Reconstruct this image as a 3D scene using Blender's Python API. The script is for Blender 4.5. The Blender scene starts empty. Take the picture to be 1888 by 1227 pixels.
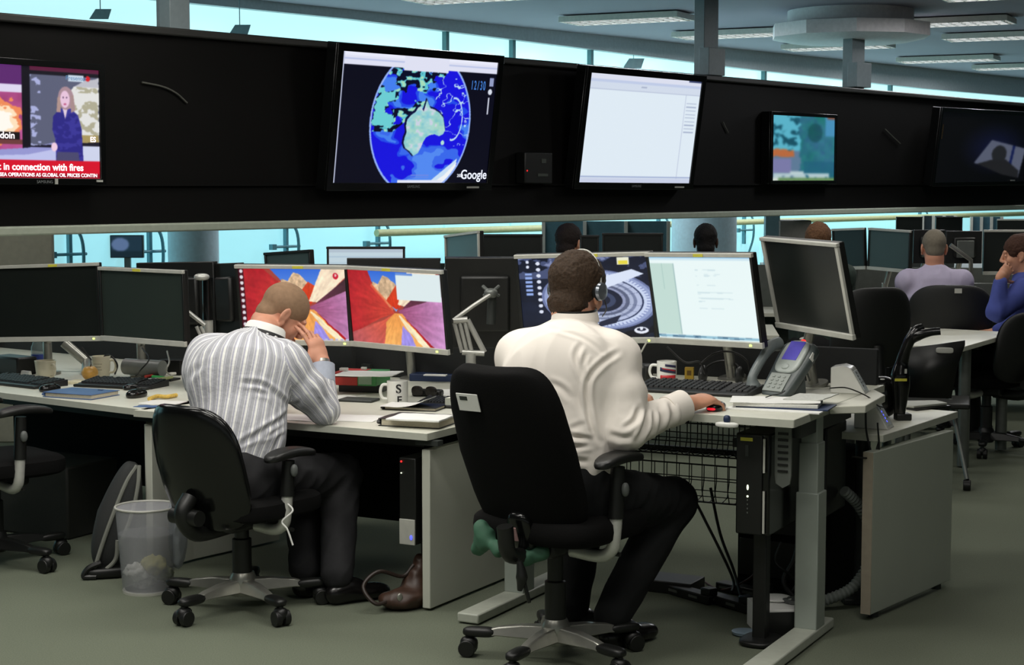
import bpy, math, random
import numpy as np
from mathutils import Vector as V, Matrix as MX, noise as NZ
random.seed(7)
C = bpy.context.scene
COL = C.collection
PI = math.pi

# ---------------------------------------------------------------- camera
F = 3200.0; EYE = 1.65; TH = math.atan(275.5 / F)
cam_d = bpy.data.cameras.new('camera'); cam = bpy.data.objects.new('camera', cam_d); COL.objects.link(cam)
cam.location = (0, 0, EYE); cam.rotation_euler = (PI / 2 - TH, 0, 0)
cam_d.sensor_width = 36; cam_d.lens = 36 * F / 1888; cam_d.clip_end = 200
C.camera = cam
C.view_settings.view_transform = 'Standard'; C.view_settings.look = 'None'
C.view_settings.gamma = 1; C.view_settings.use_curve_mapping = False
C.view_settings.exposure = 0.0
C.cycles.use_denoising = True
C.cycles.max_bounces = 6; C.cycles.diffuse_bounces = 3; C.cycles.glossy_bounces = 3
C.cycles.sample_clamp_indirect = 4

def ray(px, py):
    x = (px - 944) / F; y = (613.5 - py) / F
    c, s = math.cos(TH), math.sin(TH)
    return V((x, c + y * s, -s + y * c))
def U(px, py, z):
    r = ray(px, py); t = (z - EYE) / r.z
    return V((r.x * t, r.y * t, z))
def D(px, py, d):
    r = ray(px, py); t = d / r.y
    return V((r.x * t, d, EYE + r.z * t))

def lin(c):
    return tuple(((v / 255) / 12.92 if v / 255 <= .04045 else ((v / 255 + .055) / 1.055) ** 2.4) for v in c)

# ---------------------------------------------------------------- world and lamps
w = bpy.data.worlds.new('world'); C.world = w; w.use_nodes = True
bg = w.node_tree.nodes['Background']; bg.inputs[0].default_value = (.78, .86, .84, 1); bg.inputs[1].default_value = .22

CEIL = 3.25
def area(x, y, p, sx=1.2, sy=.35, col=(1, .97, .90), rz=0.0, z=CEIL - .12):
    l = bpy.data.lights.new('ceiling_lamp_light', 'AREA'); l.shape = 'RECTANGLE'; l.size = sx; l.size_y = sy
    l.energy = p; l.color = col
    o = bpy.data.objects.new('ceiling_lamp_light', l); o.location = (x, y, z); o.rotation_euler = (0, 0, rz); COL.objects.link(o)
    return o
# ceiling luminaires over the near desks (outside the frame, above and behind the camera)
for (x, y, p) in [(-3.2, 4.0, 34), (-1.1, 4.6, 62), (1.0, 4.4, 34), (-2.2, 6.6, 44), (-.2, 6.4, 40), (-3.6, 9.0, 26), (-1.4, 9.2, 26),
                  (0.9, 8.6, 14), (-1.8, 2.0, 40), (.6, 1.8, 22), (3.2, 4.6, 3), (3.4, 9.4, 12), (2.0, 10.6, 26), (4.4, 12.0, 30)]:
    area(x, y, p * .72, 1.4, .5)

# ---------------------------------------------------------------- materials
_M = {}
def mat(name, rgb, rough=.55, metal=0.0, var=.06, scale=30.0, bump=0.0, emit=0.0, spec=.5, alpha=1.0, coat=0.0):
    if name in _M: return _M[name]
    m = bpy.data.materials.new(name); m.use_nodes = True
    nt = m.node_tree; b = nt.nodes['Principled BSDF']
    c = lin(rgb)
    tc = nt.nodes.new('ShaderNodeTexCoord'); n = nt.nodes.new('ShaderNodeTexNoise'); n.inputs['Scale'].default_value = scale
    n.inputs['Detail'].default_value = 4
    nt.links.new(tc.outputs['Object'], n.inputs['Vector'])
    r = nt.nodes.new('ShaderNodeValToRGB')
    r.color_ramp.elements[0].position = .3; r.color_ramp.elements[1].position = .7
    r.color_ramp.elements[0].color = (*[v * (1 - var) for v in c], 1)
    r.color_ramp.elements[1].color = (*[min(1, v * (1 + var)) for v in c], 1)
    nt.links.new(n.outputs['Fac'], r.inputs['Fac']); nt.links.new(r.outputs['Color'], b.inputs['Base Color'])
    b.inputs['Roughness'].default_value = rough; b.inputs['Metallic'].default_value = metal
    b.inputs['Specular IOR Level'].default_value = spec
    if coat: b.inputs['Coat Weight'].default_value = coat
    if alpha < 1: b.inputs['Alpha'].default_value = alpha
    if bump:
        bp = nt.nodes.new('ShaderNodeBump'); bp.inputs['Strength'].default_value = bump; bp.inputs['Distance'].default_value = .003
        nt.links.new(n.outputs['Fac'], bp.inputs['Height']); nt.links.new(bp.outputs['Normal'], b.inputs['Normal'])
    if emit:
        nt.links.new(r.outputs['Color'], b.inputs['Emission Color']); b.inputs['Emission Strength'].default_value = emit
    _M[name] = m
    return m

BLK = mat('black plastic', (20, 21, 20), .42)
BLKM = mat('black fabric', (12, 12, 12), .9, bump=.4, scale=300, spec=.15)
BLKG = mat('black glossy plastic', (14, 15, 15), .18)
WALLB = mat('black painted board', (9, 8, 7), .6, var=.1, scale=2, spec=.15)
SIL = mat('silver plastic', (190, 190, 182), .4, .15)
SILM = mat('satin aluminium', (168, 168, 160), .32, .75)
SILD = mat('grey metal', (112, 116, 112), .4, .5)
WHT = mat('white laminate', (214, 214, 200), .45, var=.03)
WHTE = mat('white laminate edging', (188, 190, 178), .5, var=.03)
PAN = mat('grey white laminate', (198, 200, 188), .5, var=.03, scale=4)
PAP = mat('white paper', (238, 238, 234), .7, var=.02)
GRY = mat('grey plastic', (96, 100, 98), .5)
GRYD = mat('dark grey plastic', (48, 52, 50), .5)
YEL = mat('yellow sticker', (206, 200, 70), .6)
LEATH = mat('black leather', (20, 20, 20), .36, bump=.25, scale=120, spec=.6)
TROU = mat('dark trouser cloth', (30, 31, 32), .85, bump=.3, scale=60, spec=.2)
SHOE = mat('black shoe leather', (16, 15, 15), .25)
CREAM = mat('cream ceramic', (226, 220, 196), .25, var=.03)
WCER = mat('white ceramic', (228, 228, 222), .2, var=.02)
DSCR = mat('dark switched off screen', (26, 30, 28), .28, var=.12, scale=3)
GSCR = mat('grey green switched off screen', (62, 78, 78), .35, var=.08, scale=4)
NAVY = mat('navy card', (34, 50, 84), .5)
BLUEF = mat('blue folder card', (74, 102, 150), .45)
REDP = mat('red card', (188, 52, 44), .5)
GRNP = mat('green plastic box', (70, 150, 84), .45)
GLED = mat('yellow green power light', (220, 255, 120), .5, emit=2.0)
RLED = mat('red light', (255, 40, 40), .5, emit=1.6)
WLED = mat('white power light', (240, 255, 220), .5, emit=1.2)
BLED = mat('blue light', (90, 100, 255), .5, emit=1.2)
CAB = mat('cable rubber', (14, 14, 14), .5)

# ---------------------------------------------------------------- object helpers
WMX = {}
def tag(o, label=None, cat=None, group=None, kind=None):
    if label: o['label'] = label
    if cat: o['category'] = cat
    if group: o['group'] = group
    if kind: o['kind'] = kind
    return o
def thing(name, label, cat, loc=(0, 0, 0), yaw=0.0, group=None, m=None):
    o = bpy.data.objects.new(name, None); COL.objects.link(o); o.empty_display_size = .05
    if m is None: m = MX.Translation(V(loc)) @ MX.Rotation(yaw, 4, 'Z')
    o.matrix_basis = m; WMX[o.name] = m.copy()
    return tag(o, label, cat, group)
def yaw_of(f):          # yaw that turns local +y towards f
    return math.atan2(-f[0], f[1])
def frame(BL, BR, TL):
    x = (BR - BL); w_ = x.length; x.normalize()
    z = TL - BL; z -= x * z.dot(x); h_ = z.length; z.normalize()
    y = z.cross(x); o = (BL + BR) / 2
    m = MX((( x.x, y.x, z.x, o.x), (x.y, y.y, z.y, o.y), (x.z, y.z, z.z, o.z), (0, 0, 0, 1)))
    return m, w_, h_

def dup(root, m=None, loc=None, yaw=0.0, label=None, group=None, cat=None):
    r = root.copy(); COL.objects.link(r)
    if m is None: m = MX.Translation(V(loc)) @ MX.Rotation(yaw, 4, 'Z')
    r.matrix_basis = m; WMX[r.name] = m.copy()
    if label: r['label'] = label
    if group: r['group'] = group
    for ch in list(root.children):
        c = ch.copy(); COL.objects.link(c); c.parent = r
        for g in list(ch.children):
            d = g.copy(); COL.objects.link(d); d.parent = c
    return r

class MB:
    def __init__(s, m=None): s.v = []; s.f = []; s.m = m or MX.Identity(4)
    def add(s, vs, fs, m=None):
        n = len(s.v); mm = s.m @ m if m is not None else s.m
        s.v += [tuple(mm @ V(p)) for p in vs]; s.f += [tuple(i + n for i in q) for q in fs]; return s
    def box(s, c, d, m=None):
        x, y, z = c; a, b, e = d[0] / 2, d[1] / 2, d[2] / 2
        vs = [(x + i * a, y + j * b, z + k * e) for k in (-1, 1) for j in (-1, 1) for i in (-1, 1)]
        return s.add(vs, [(0, 2, 3, 1), (4, 5, 7, 6), (0, 1, 5, 4), (2, 6, 7, 3), (0, 4, 6, 2), (1, 3, 7, 5)], m)
    def cyl(s, p0, p1, r0, r1=None, n=16):
        return s.tube([p0, p1], [r0, r0 if r1 is None else r1], n)
    def tube(s, pts, r, n=10, closed=False):
        pts = [V(p) for p in pts]; N = len(pts)
        if not hasattr(r, '__len__'): r = [r] * N
        vs = []; fs = []; ref = None
        for i, p in enumerate(pts):
            t = (pts[min(i + 1, N - 1)] - pts[max(i - 1, 0)]) if not closed else (pts[(i + 1) % N] - pts[i - 1])
            if t.length < 1e-9: t = V((0, 0, 1))
            t.normalize()
            if ref is None: ref = V((0, 0, 1)) if abs(t.z) < .9 else V((1, 0, 0))
            a = ref - t * ref.dot(t)
            if a.length < 1e-6: a = V((0, 1, 0)) - t * t.y
            a.normalize(); ref = a; b = t.cross(a)
            for k in range(n):
                g = 2 * PI * k / n; vs.append(p + (a * math.cos(g) + b * math.sin(g)) * r[i])
        M_ = N if closed else N - 1
        for i in range(M_):
            for k in range(n):
                a0 = i * n; b0 = ((i + 1) % N) * n
                fs.append((a0 + k, a0 + (k + 1) % n, b0 + (k + 1) % n, b0 + k))
        if not closed:
            fs.append(tuple(range(n))[::-1]); fs.append(tuple((N - 1) * n + k for k in range(n)))
        return s.add(vs, fs)
    def lathe(s, prof, c=(0, 0, 0), n=28, m=None):
        vs = []; fs = []
        for (r, z) in prof:
            for k in range(n):
                g = 2 * PI * k / n; vs.append((c[0] + r * math.cos(g), c[1] + r * math.sin(g), c[2] + z))
        for i in range(len(prof) - 1):
            for k in range(n):
                fs.append((i * n + k, i * n + (k + 1) % n, (i + 1) * n + (k + 1) % n, (i + 1) * n + k))
        if prof[0][0] > 1e-5: fs.append(tuple(range(n))[::-1])
        if prof[-1][0] > 1e-5: fs.append(tuple((len(prof) - 1) * n + k for k in range(n)))
        return s.add(vs, fs, m)
    def prism(s, poly, z0, z1, m=None):
        n = len(poly)
        vs = [(p[0], p[1], z0) for p in poly] + [(p[0], p[1], z1) for p in poly]
        ar = sum(poly[i][0] * poly[(i + 1) % n][1] - poly[(i + 1) % n][0] * poly[i][1] for i in range(n))
        fs = [tuple(range(n))[::-1], tuple(range(n, 2 * n))] + [(i, (i + 1) % n, n + (i + 1) % n, n + i) for i in range(n)]
        if ar < 0: fs = [f[::-1] for f in fs]
        return s.add(vs, fs, m)
    def ring(s, w_, h_, g, y0, y1):
        # picture frame around x -w/2..w/2, z 0..h, border g
        o = [(-w_ / 2 - g, -g), (w_ / 2 + g, -g), (w_ / 2 + g, h_ + g), (-w_ / 2 - g, h_ + g)]; i = [(-w_ / 2, 0), (w_ / 2, 0), (w_ / 2, h_), (-w_ / 2, h_)]
        vs = [(x, y0, z) for x, z in o] + [(x, y0, z) for x, z in i] + [(x, y1, z) for x, z in o] + [(x, y1, z) for x, z in i]
        fs = []
        for k in range(4):
            n = (k + 1) % 4; fs += [(k, n, 4 + n, 4 + k), (8 + n, 8 + k, 12 + k, 12 + n), (k, 8 + k, 8 + n, n), (4 + k, 4 + n, 12 + n, 12 + k)]
        return s.add(vs, fs)
    def sell(s, c, d, e1=1.0, e2=1.0, nu=28, nv=18, fn=None, m=None):
        def pw(v, e): return math.copysign(abs(v) ** e, v)
        vs = []; fs = []
        for j in range(nv + 1):
            ph = -PI / 2 + PI * j / nv
            for i in range(nu):
                th = 2 * PI * i / nu
                p = [d[0] * pw(math.cos(ph), e1) * pw(math.cos(th), e2), d[1] * pw(math.cos(ph), e1) * pw(math.sin(th), e2), d[2] * pw(math.sin(ph), e1)]
                if fn: p = fn(*p)
                vs.append((p[0] + c[0], p[1] + c[1], p[2] + c[2]))
        for j in range(nv):
            for i in range(nu):
                fs.append((j * nu + i, j * nu + (i + 1) % nu, (j + 1) * nu + (i + 1) % nu, (j + 1) * nu + i))
        return s.add(vs, fs, m)
    def build(s, name, m, parent=None, bevel=0.0, world=False, seg=2, label=None, ang=40, sol=0, sub=0):
        me = bpy.data.meshes.new(name)
        vs = s.v
        if world and parent is not None:
            iv = WMX[parent.name].inverted(); vs = [tuple(iv @ V(p)) for p in vs]
        me.from_pydata(vs, [], s.f); me.update()
        me.materials.append(m)
        me.polygons.foreach_set('use_smooth', [True] * len(me.polygons))
        me.set_sharp_from_angle(angle=math.radians(ang))
        o = bpy.data.objects.new(name, me); COL.objects.link(o)
        if parent is not None:
            o.parent = parent; WMX[o.name] = WMX[parent.name]
        else: WMX[o.name] = MX.Identity(4)
        if sol:
            q = o.modifiers.new('solid', 'SOLIDIFY'); q.thickness = sol; q.offset = 0
        if bevel:
            q = o.modifiers.new('bevel', 'BEVEL'); q.width = bevel; q.segments = seg; q.limit_method = 'ANGLE'; q.harden_normals = False
        if sub:
            q = o.modifiers.new('sub', 'SUBSURF'); q.levels = sub; q.render_levels = sub
        if label: o['label'] = label
        return o
def one(name, mb, m, label, cat, group=None, **k):
    return tag(mb.build(name, m, **k), label, cat, group)
def struct(name, mb, m, parent=None, **k):
    return tag(mb.build(name, m, parent, **k), kind='structure')
def curve_pts(P, n=8):
    P = [V(p) for p in P]; out = []
    Q = [P[0] * 2 - P[1]] + P + [P[-1] * 2 - P[-2]]
    for i in range(1, len(Q) - 2):
        a, b, c, d = Q[i - 1], Q[i], Q[i + 1], Q[i + 2]
        for k in range(n):
            t = k / n
            out.append(.5 * ((2 * b) + (c - a) * t + (2 * a - 5 * b + 4 * c - d) * t * t + (3 * b - a - 3 * c + d) * t ** 3))
    out.append(P[-1]); return out
def text(s_, size, m, mt, parent, name='lettering', ext=.0004, bold=0.0, align='CENTER', sx=1.0):
    cu = bpy.data.curves.new(name, 'FONT'); cu.body = s_; cu.size = size; cu.extrude = ext; cu.offset = bold
    cu.align_x = align; cu.align_y = 'CENTER'
    t = bpy.data.objects.new(name, cu); COL.objects.link(t)
    dg = bpy.context.evaluated_depsgraph_get(); me = bpy.data.meshes.new_from_object(t.evaluated_get(dg))
    COL.objects.unlink(t); bpy.data.objects.remove(t)
    me.name = name; me.materials.clear(); me.materials.append(mt)
    me.transform(m @ MX.Scale(sx, 4, V((1, 0, 0))))
    o = bpy.data.objects.new(name, me); COL.objects.link(o); o.parent = parent
    WMX[o.name] = WMX[parent.name]
    return o
# text laid on a local xz face that looks towards -y
def face(x, y, z): return MX.Translation((x, y, z)) @ MX.Rotation(PI / 2, 4, 'X')

# coloured picture on a display: a grid of vertices, each with the picture's colour, that glows
def emis_mat(strength, rough=.25):
    nm = 'lit display picture %.2f' % strength
    if nm in _M: return _M[nm]
    m = bpy.data.materials.new(nm); m.use_nodes = True; nt = m.node_tree; b = nt.nodes['Principled BSDF']
    a = nt.nodes.new('ShaderNodeAttribute'); a.attribute_name = 'col'
    b.inputs['Base Color'].default_value = (.01, .01, .01, 1); b.inputs['Roughness'].default_value = rough
    b.inputs['Specular IOR Level'].default_value = .2
    nt.links.new(a.outputs['Color'], b.inputs['Emission Color']); b.inputs['Emission Strength'].default_value = strength
    _M[nm] = m; return m
def picture(name, w_, h_, nx, ny, fn, parent, y=0.0, z0=0.0, x0=0.0, strength=1.0, label=None, blur=1):
    xs = np.linspace(0, 1, nx); ys = np.linspace(0, 1, ny)
    u, v = np.meshgrid(xs, ys)
    col = np.zeros((ny, nx, 3)); col = fn(u, v, col)
    for _ in range(blur):
        q = np.pad(col, ((1, 1), (1, 1), (0, 0)), 'edge'); col = (q[1:-1, 1:-1] * 4 + q[:-2, 1:-1] + q[2:, 1:-1] + q[1:-1, :-2] + q[1:-1, 2:]) / 8
    c = np.clip(col, 0, 255) / 255; c = np.where(c <= .04045, c / 12.92, ((c + .055) / 1.055) ** 2.4)
    P = np.stack([x0 + (u - .5) * w_, np.full_like(u, y), z0 + v * h_], -1).reshape(-1, 3)
    i = np.arange(nx * ny).reshape(ny, nx)
    q = np.stack([i[:-1, :-1], i[:-1, 1:], i[1:, 1:], i[1:, :-1]], -1).reshape(-1, 4)
    me = bpy.data.meshes.new(name); me.from_pydata(P.tolist(), [], q.tolist()); me.update()
    at = me.color_attributes.new('col', 'FLOAT_COLOR', 'POINT')
    at.data.foreach_set('color', np.concatenate([c.reshape(-1, 3), np.ones((nx * ny, 1))], 1).astype(np.float32).ravel())
    me.materials.append(emis_mat(strength))
    o = bpy.data.objects.new(name, me); COL.objects.link(o); o.parent = parent; WMX[o.name] = WMX[parent.name]
    if label: o['label'] = label
    return o
def inpoly(u, v, poly):
    r = np.zeros(u.shape, bool); n = len(poly)
    for i in range(n):
        x1, y1 = poly[i]; x2, y2 = poly[(i + 1) % n]
        if y1 == y2: continue
        c = ((y1 > v) != (y2 > v)) & (u < (x2 - x1) * (v - y1) / (y2 - y1) + x1)
        r ^= c
    return r
def vnoise(u, v, f, seed=0, oct=3):
    out = np.zeros(u.shape); amp = 1; tot = 0; rg = np.random.RandomState(seed)
    for o in range(oct):
        g = rg.rand(64, 64); x = u * f; y = v * f
        xi = np.floor(x).astype(int); yi = np.floor(y).astype(int); fx = x - xi; fy = y - yi
        fx = fx * fx * (3 - 2 * fx); fy = fy * fy * (3 - 2 * fy)
        a = g[yi % 64, xi % 64]; b = g[yi % 64, (xi + 1) % 64]; c = g[(yi + 1) % 64, xi % 64]; d = g[(yi + 1) % 64, (xi + 1) % 64]
        out += amp * ((a * (1 - fx) + b * fx) * (1 - fy) + (c * (1 - fx) + d * fx) * fy); tot += amp; amp *= .5; f *= 2
    return out / tot
def put(col, mask, c, a=1.0):
    c = np.array(c, float); col[mask] = col[mask] * (1 - a) + c * a

# ---------------------------------------------------------------- implicit surfaces (bodies, clothes, soft things)
class SDF:
    def __init__(s): s.p = []
    def cap(s, a, b, ra, rb=None, k=.02, n=None, f=1.0, sub=False):
        s.p.append(('c', V(a), V(b), ra, ra if rb is None else rb, k, V(n).normalized() if n is not None else None, f, sub)); return s
    def ell(s, c, r, R=None, k=.02, sub=False):
        s.p.append(('e', V(c), V(r), R, k, sub)); return s
    def mesh(s, h):
        lo = np.full(3, 1e9); hi = np.full(3, -1e9); bb = []
        for p in s.p:
            if p[0] == 'c':
                r = max(p[3], p[4]) * max(1, p[7]); a = np.array([min(p[1][i], p[2][i]) - r for i in range(3)]); b = np.array([max(p[1][i], p[2][i]) + r for i in range(3)])
            else:
                r = max(p[2]); a = np.array(p[1]) - r; b = np.array(p[1]) + r
            bb.append((a, b))
            if not p[-1]: lo = np.minimum(lo, a); hi = np.maximum(hi, b)
        lo -= 4 * h; hi += 4 * h
        n = np.ceil((hi - lo) / h).astype(int) + 1
        f = np.full(n, 1.0, np.float32)
        for p, (a, b) in zip(s.p, bb):
            k = p[5] if p[0] == 'c' else p[4]; sub = p[-1]
            pad = k * 1.5 + 3 * h
            i0 = np.clip(np.floor((a - pad - lo) / h).astype(int), 0, n); i1 = np.clip(np.ceil((b + pad - lo) / h).astype(int) + 1, 0, n)
            if np.any(i1 <= i0): continue
            X, Y, Z = np.meshgrid(*[lo[j] + h * np.arange(i0[j], i1[j]) for j in range(3)], indexing='ij')
            X = X.astype(np.float32); Y = Y.astype(np.float32); Z = Z.astype(np.float32)
            if p[0] == 'c':
                A, B = p[1], p[2]; d = B - A; L = max(d.length_squared, 1e-9)
                t = np.clip(((X - A.x) * d.x + (Y - A.y) * d.y + (Z - A.z) * d.z) / L, 0, 1)
                qx = X - A.x - t * d.x; qy = Y - A.y - t * d.y; qz = Z - A.z - t * d.z
                q2 = qx * qx + qy * qy + qz * qz
                if p[6] is not None:
                    m = p[6]; qn = qx * m.x + qy * m.y + qz * m.z; q2 = q2 + (1 / p[7] ** 2 - 1) * qn * qn
                dist = np.sqrt(q2) - (p[3] + (p[4] - p[3]) * t)
            else:
                c, r, R = p[1], p[2], p[3]
                x, y, z = X - c.x, Y - c.y, Z - c.z
                if R is not None:   # columns of R are the local axes
                    Rt = R
                    x, y, z = (x * Rt[0][0] + y * Rt[1][0] + z * Rt[2][0]), (x * Rt[0][1] + y * Rt[1][1] + z * Rt[2][1]), (x * Rt[0][2] + y * Rt[1][2] + z * Rt[2][2])
                k1 = np.sqrt((x / r[0]) ** 2 + (y / r[1]) ** 2 + (z / r[2]) ** 2)
                k2 = np.sqrt((x / r[0] ** 2) ** 2 + (y / r[1] ** 2) ** 2 + (z / r[2] ** 2) ** 2) + 1e-6
                dist = np.where(k1 < .2, -min(r), k1 * (k1 - 1) / k2)
            sl = tuple(slice(i0[j], i1[j]) for j in range(3)); g = f[sl]
            if sub:
                hh = np.clip(.5 - .5 * (g + dist) / max(k, 1e-4), 0, 1); f[sl] = g * (1 - hh) - dist * hh + k * hh * (1 - hh)
            else:
                hh = np.clip(.5 + .5 * (g - dist) / max(k, 1e-4), 0, 1); f[sl] = g * (1 - hh) + dist * hh - k * hh * (1 - hh)
        return snet(f, lo, h)
def snet(f, lo, h):
    s = f < 0
    a = [s[i:s.shape[0] - 1 + i, j:s.shape[1] - 1 + j, k:s.shape[2] - 1 + k] for i in (0, 1) for j in (0, 1) for k in (0, 1)]
    an = a[0].copy(); al = a[0].copy()
    for q in a[1:]: an |= q; al &= q
    act = an & ~al; idx = np.argwhere(act)
    off = np.array([(i, j, k) for i in (0, 1) for j in (0, 1) for k in (0, 1)])
    vals = np.stack([f[idx[:, 0] + o[0], idx[:, 1] + o[1], idx[:, 2] + o[2]] for o in off], 1)
    pos = np.zeros((len(idx), 3)); cnt = np.zeros(len(idx))
    for i in range(8):
        for j in range(i + 1, 8):
            if np.abs(off[i] - off[j]).sum() != 1: continue
            m = (vals[:, i] < 0) != (vals[:, j] < 0)
            t = vals[m, i] / (vals[m, i] - vals[m, j])
            pos[m] += off[i] + (off[j] - off[i]) * t[:, None]; cnt[m] += 1
    P = lo + (idx + pos / cnt[:, None]) * h
    vid = np.full(act.shape, -1, np.int32); vid[act] = np.arange(len(idx))
    fs = []
    for ax in range(3):
        o1, o2 = (ax + 1) % 3, (ax + 2) % 3
        sa = [slice(None)] * 3; sb = [slice(None)] * 3; sa[ax] = slice(0, -1); sb[ax] = slice(1, None)
        e = s[tuple(sa)] != s[tuple(sb)]; up = s[tuple(sa)]
        ed = np.argwhere(e); 
        ok = (ed[:, o1] > 0) & (ed[:, o2] > 0) & (ed[:, o1] < s.shape[o1] - 1) & (ed[:, o2] < s.shape[o2] - 1); ed = ed[ok]
        u_ = up[ed[:, 0], ed[:, 1], ed[:, 2]]
        def g(d1, d2):
            q = ed.copy(); q[:, o1] += d1; q[:, o2] += d2; return vid[q[:, 0], q[:, 1], q[:, 2]]
        Q = np.stack([g(-1, -1), g(0, -1), g(0, 0), g(-1, 0)], 1)
        Q[~u_] = Q[~u_][:, ::-1]; fs.append(Q)
    Q = np.concatenate(fs); Q = Q[(Q >= 0).all(1)]
    return P, Q
def np_obj(name, P, Q, m, parent=None, world=True, disp=None, attr=None, label=None, smooth_it=0):
    P = np.asarray(P, float)
    me = bpy.data.meshes.new(name)
    me.from_pydata(P.tolist(), [], Q.tolist()); me.update()
    if disp is not None:
        N = np.zeros(len(P) * 3); me.vertices.foreach_get('normal', N); N = N.reshape(-1, 3)
        P = P + N * disp(P, N)[:, None]
    if attr is not None:
        for nm, arr in attr(P).items():
            a = me.attributes.new(nm, 'FLOAT', 'POINT'); a.data.foreach_set('value', arr.astype(np.float32))
    if parent is not None and world:
        iv = np.array(WMX[parent.name].inverted()); P = P @ iv[:3, :3].T + iv[:3, 3]
    me.vertices.foreach_set('co', P.astype(np.float32).ravel()); me.update()
    me.materials.append(m); me.polygons.foreach_set('use_smooth', [True] * len(me.polygons))
    o = bpy.data.objects.new(name, me); COL.objects.link(o)
    if parent is not None: o.parent = parent; WMX[o.name] = WMX[parent.name]
    else: WMX[o.name] = MX.Identity(4)
    if smooth_it:
        q = o.modifiers.new('smooth', 'SMOOTH'); q.factor = .5; q.iterations = smooth_it
    if label: o['label'] = label
    return o
# ================================================================ SETTING
def carpet():
    m = mat('grey green carpet', (107, 113, 98), .95, var=.13, scale=180, bump=.5, spec=.1)
    return m
struct('floor', MB().box((4, 20, -.05), (44, 60, .1)), carpet())
cm = mat('grey ceiling panel', (172, 164, 178), .8, var=.04, scale=.7)
struct('ceiling', MB().box((4, 20, CEIL + .05), (44, 60, .1)), cm)

W0 = U(0, 418, 1.42); W1 = U(1888, 378, 1.42); WD = (W1 - W0).normalized(); WN = V((0, 0, 1)).cross(WD)  # WN points away
WM = MX(((WD.x, WN.x, 0, W0.x), (WD.y, WN.y, 0, W0.y), (0, 0, 1, 0), (0, 0, 0, 1)))
def W(px, py, off=0.0, plane0=None):
    o = (plane0 or W0) - WN * off; r = ray(px, py); e = V((0, 0, EYE))
    t = (o - e).dot(WN) / r.dot(WN); return e + r * t
def wx(px, py=300): return (WM.inverted() @ W(px, py)).x

XR = wx(1888, 300)
def strip(za, zb, y0, y1, h0=None, h1=None):   # board along the wall whose upper edge falls slightly towards the far end
    def zt(x): return zb + (h1 if h1 is not None else 0) * x / XR
    P = [(-2.6, za), (15, za), (15, zt(15)), (-2.6, zt(-2.6))]
    return MB(WM).prism([(x, z) for x, z in P], -y1, -y0, MX.Rotation(PI / 2, 4, 'X'))
wall = struct('wall_middle', strip(1.42, 2.50, 0, .28, h1=-.055), WALLB)
struct('trim_1', MB(WM).box((6.2, .10, 1.395), (17.6, .30, .05)), mat('pale painted metal rail', (168, 176, 160), .5), bevel=.01)
struct('trim_2', MB(WM).box((6.2, -.012, 1.64), (17.5, .03, .012)), WALLB)
struct('trim_3', MB(WM).prism([(-2.6, 2.508), (15, 2.508 - .055 * 15 / XR), (15, 2.548 - .055 * 15 / XR), (-2.6, 2.556)], -.32, .04, MX.Rotation(PI / 2, 4, 'X')), mat('dark metal coping', (40, 40, 38), .5), bevel=.01)
POSTM = mat('grey painted steel', (120, 132, 136), .5)
for i, (a, b) in enumerate([(318, 350), (1308, 1334), (1581, 1604)]):
    x0, x1 = wx(a, 60), wx(b, 60); mb = MB(WM)
    mb.box(((x0 + x1) / 2, .10, 2.88), (x1 - x0, .10, .80))
    mb.box(((x0 + x1) / 2 - .03, .02, 2.63), ((x1 - x0) * 1.15, .10, .22)); mb.cyl((x0, -.012, 2.66), (x0, .02, 2.66), .012); mb.cyl((x1 - .03, -.012, 2.66), (x1 - .03, .02, 2.66), .012)
    struct('trim_%d' % (4 + i), mb, POSTM, bevel=.004)

# glazed wall with daylight behind it
G0 = D(520, 450, 15.7)
GM = MX(((WD.x, WN.x, 0, G0.x), (WD.y, WN.y, 0, G0.y), (0, 0, 1, 0), (0, 0, 0, 1)))
def gx(px, py=60): return (GM.inverted() @ W(px, py, 0, G0)).x
UPG = mat('daylit upper glazing', (192, 242, 245), .25, var=.02, scale=.5, emit=.98)
LOG = mat('daylit lower frosted glazing', (158, 220, 229), .25, var=.03, scale=.5, emit=.86)
TEAL = mat('teal painted mullion', (92, 140, 146), .5)
cuts = [-9, gx(820), gx(943), gx(1087), gx(1407, 130), gx(1640, 150), 34]
n = 1
for a, b in zip(cuts, cuts[1:]):
    struct('window_%d' % n, MB(GM).box(((a + b) / 2, .03, 2.52), (b - a - .03, .03, 1.30)), UPG); n += 1
for a, b in zip(cuts, cuts[1:]):
    struct('window_%d' % n, MB(GM).box(((a + b) / 2, .03, .93), (b - a - .03, .03, 1.84)), LOG); n += 1
k = 7
for c_ in cuts[1:-1]:
    struct('trim_%d' % k, MB(GM).box((c_, 0, 2.52), (.045, .08, 1.32)), TEAL); k += 1
struct('trim_%d' % k, MB(GM).prism([(-10, 3.19), (gx(640), 3.165), (gx(1357, 120), 3.03), (gx(1700, 150), 2.97), (34, 2.95), (34, 3.25), (-10, 3.25)], -.08, .08, MX.Rotation(PI / 2, 4, 'X')), mat('pale blue grey beam', (206, 216, 220), .5)); k += 1
struct('trim_%d' % k, MB(GM).box((12, 0, 1.87), (46, .10, .06)), TEAL); k += 1
# cream hand rail along the lower glazing, right of the second bay
struct('trim_%d' % k, MB(GM).cyl((gx(660, 430), -.25, 1.185), (33, -.25, 1.185), .035, n=12), mat('cream painted rail', (206, 212, 160), .45)); k += 1
struct('wall_right', MB().box((26, 20, 1.6), (.2, 60, 3.3)), mat('grey plaster', (120, 126, 126), .8))
struct('wall_left', MB().box((-12.5, 20, 1.6), (.2, 60, 3.3)), mat('grey plaster', (120, 126, 126), .8))

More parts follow.
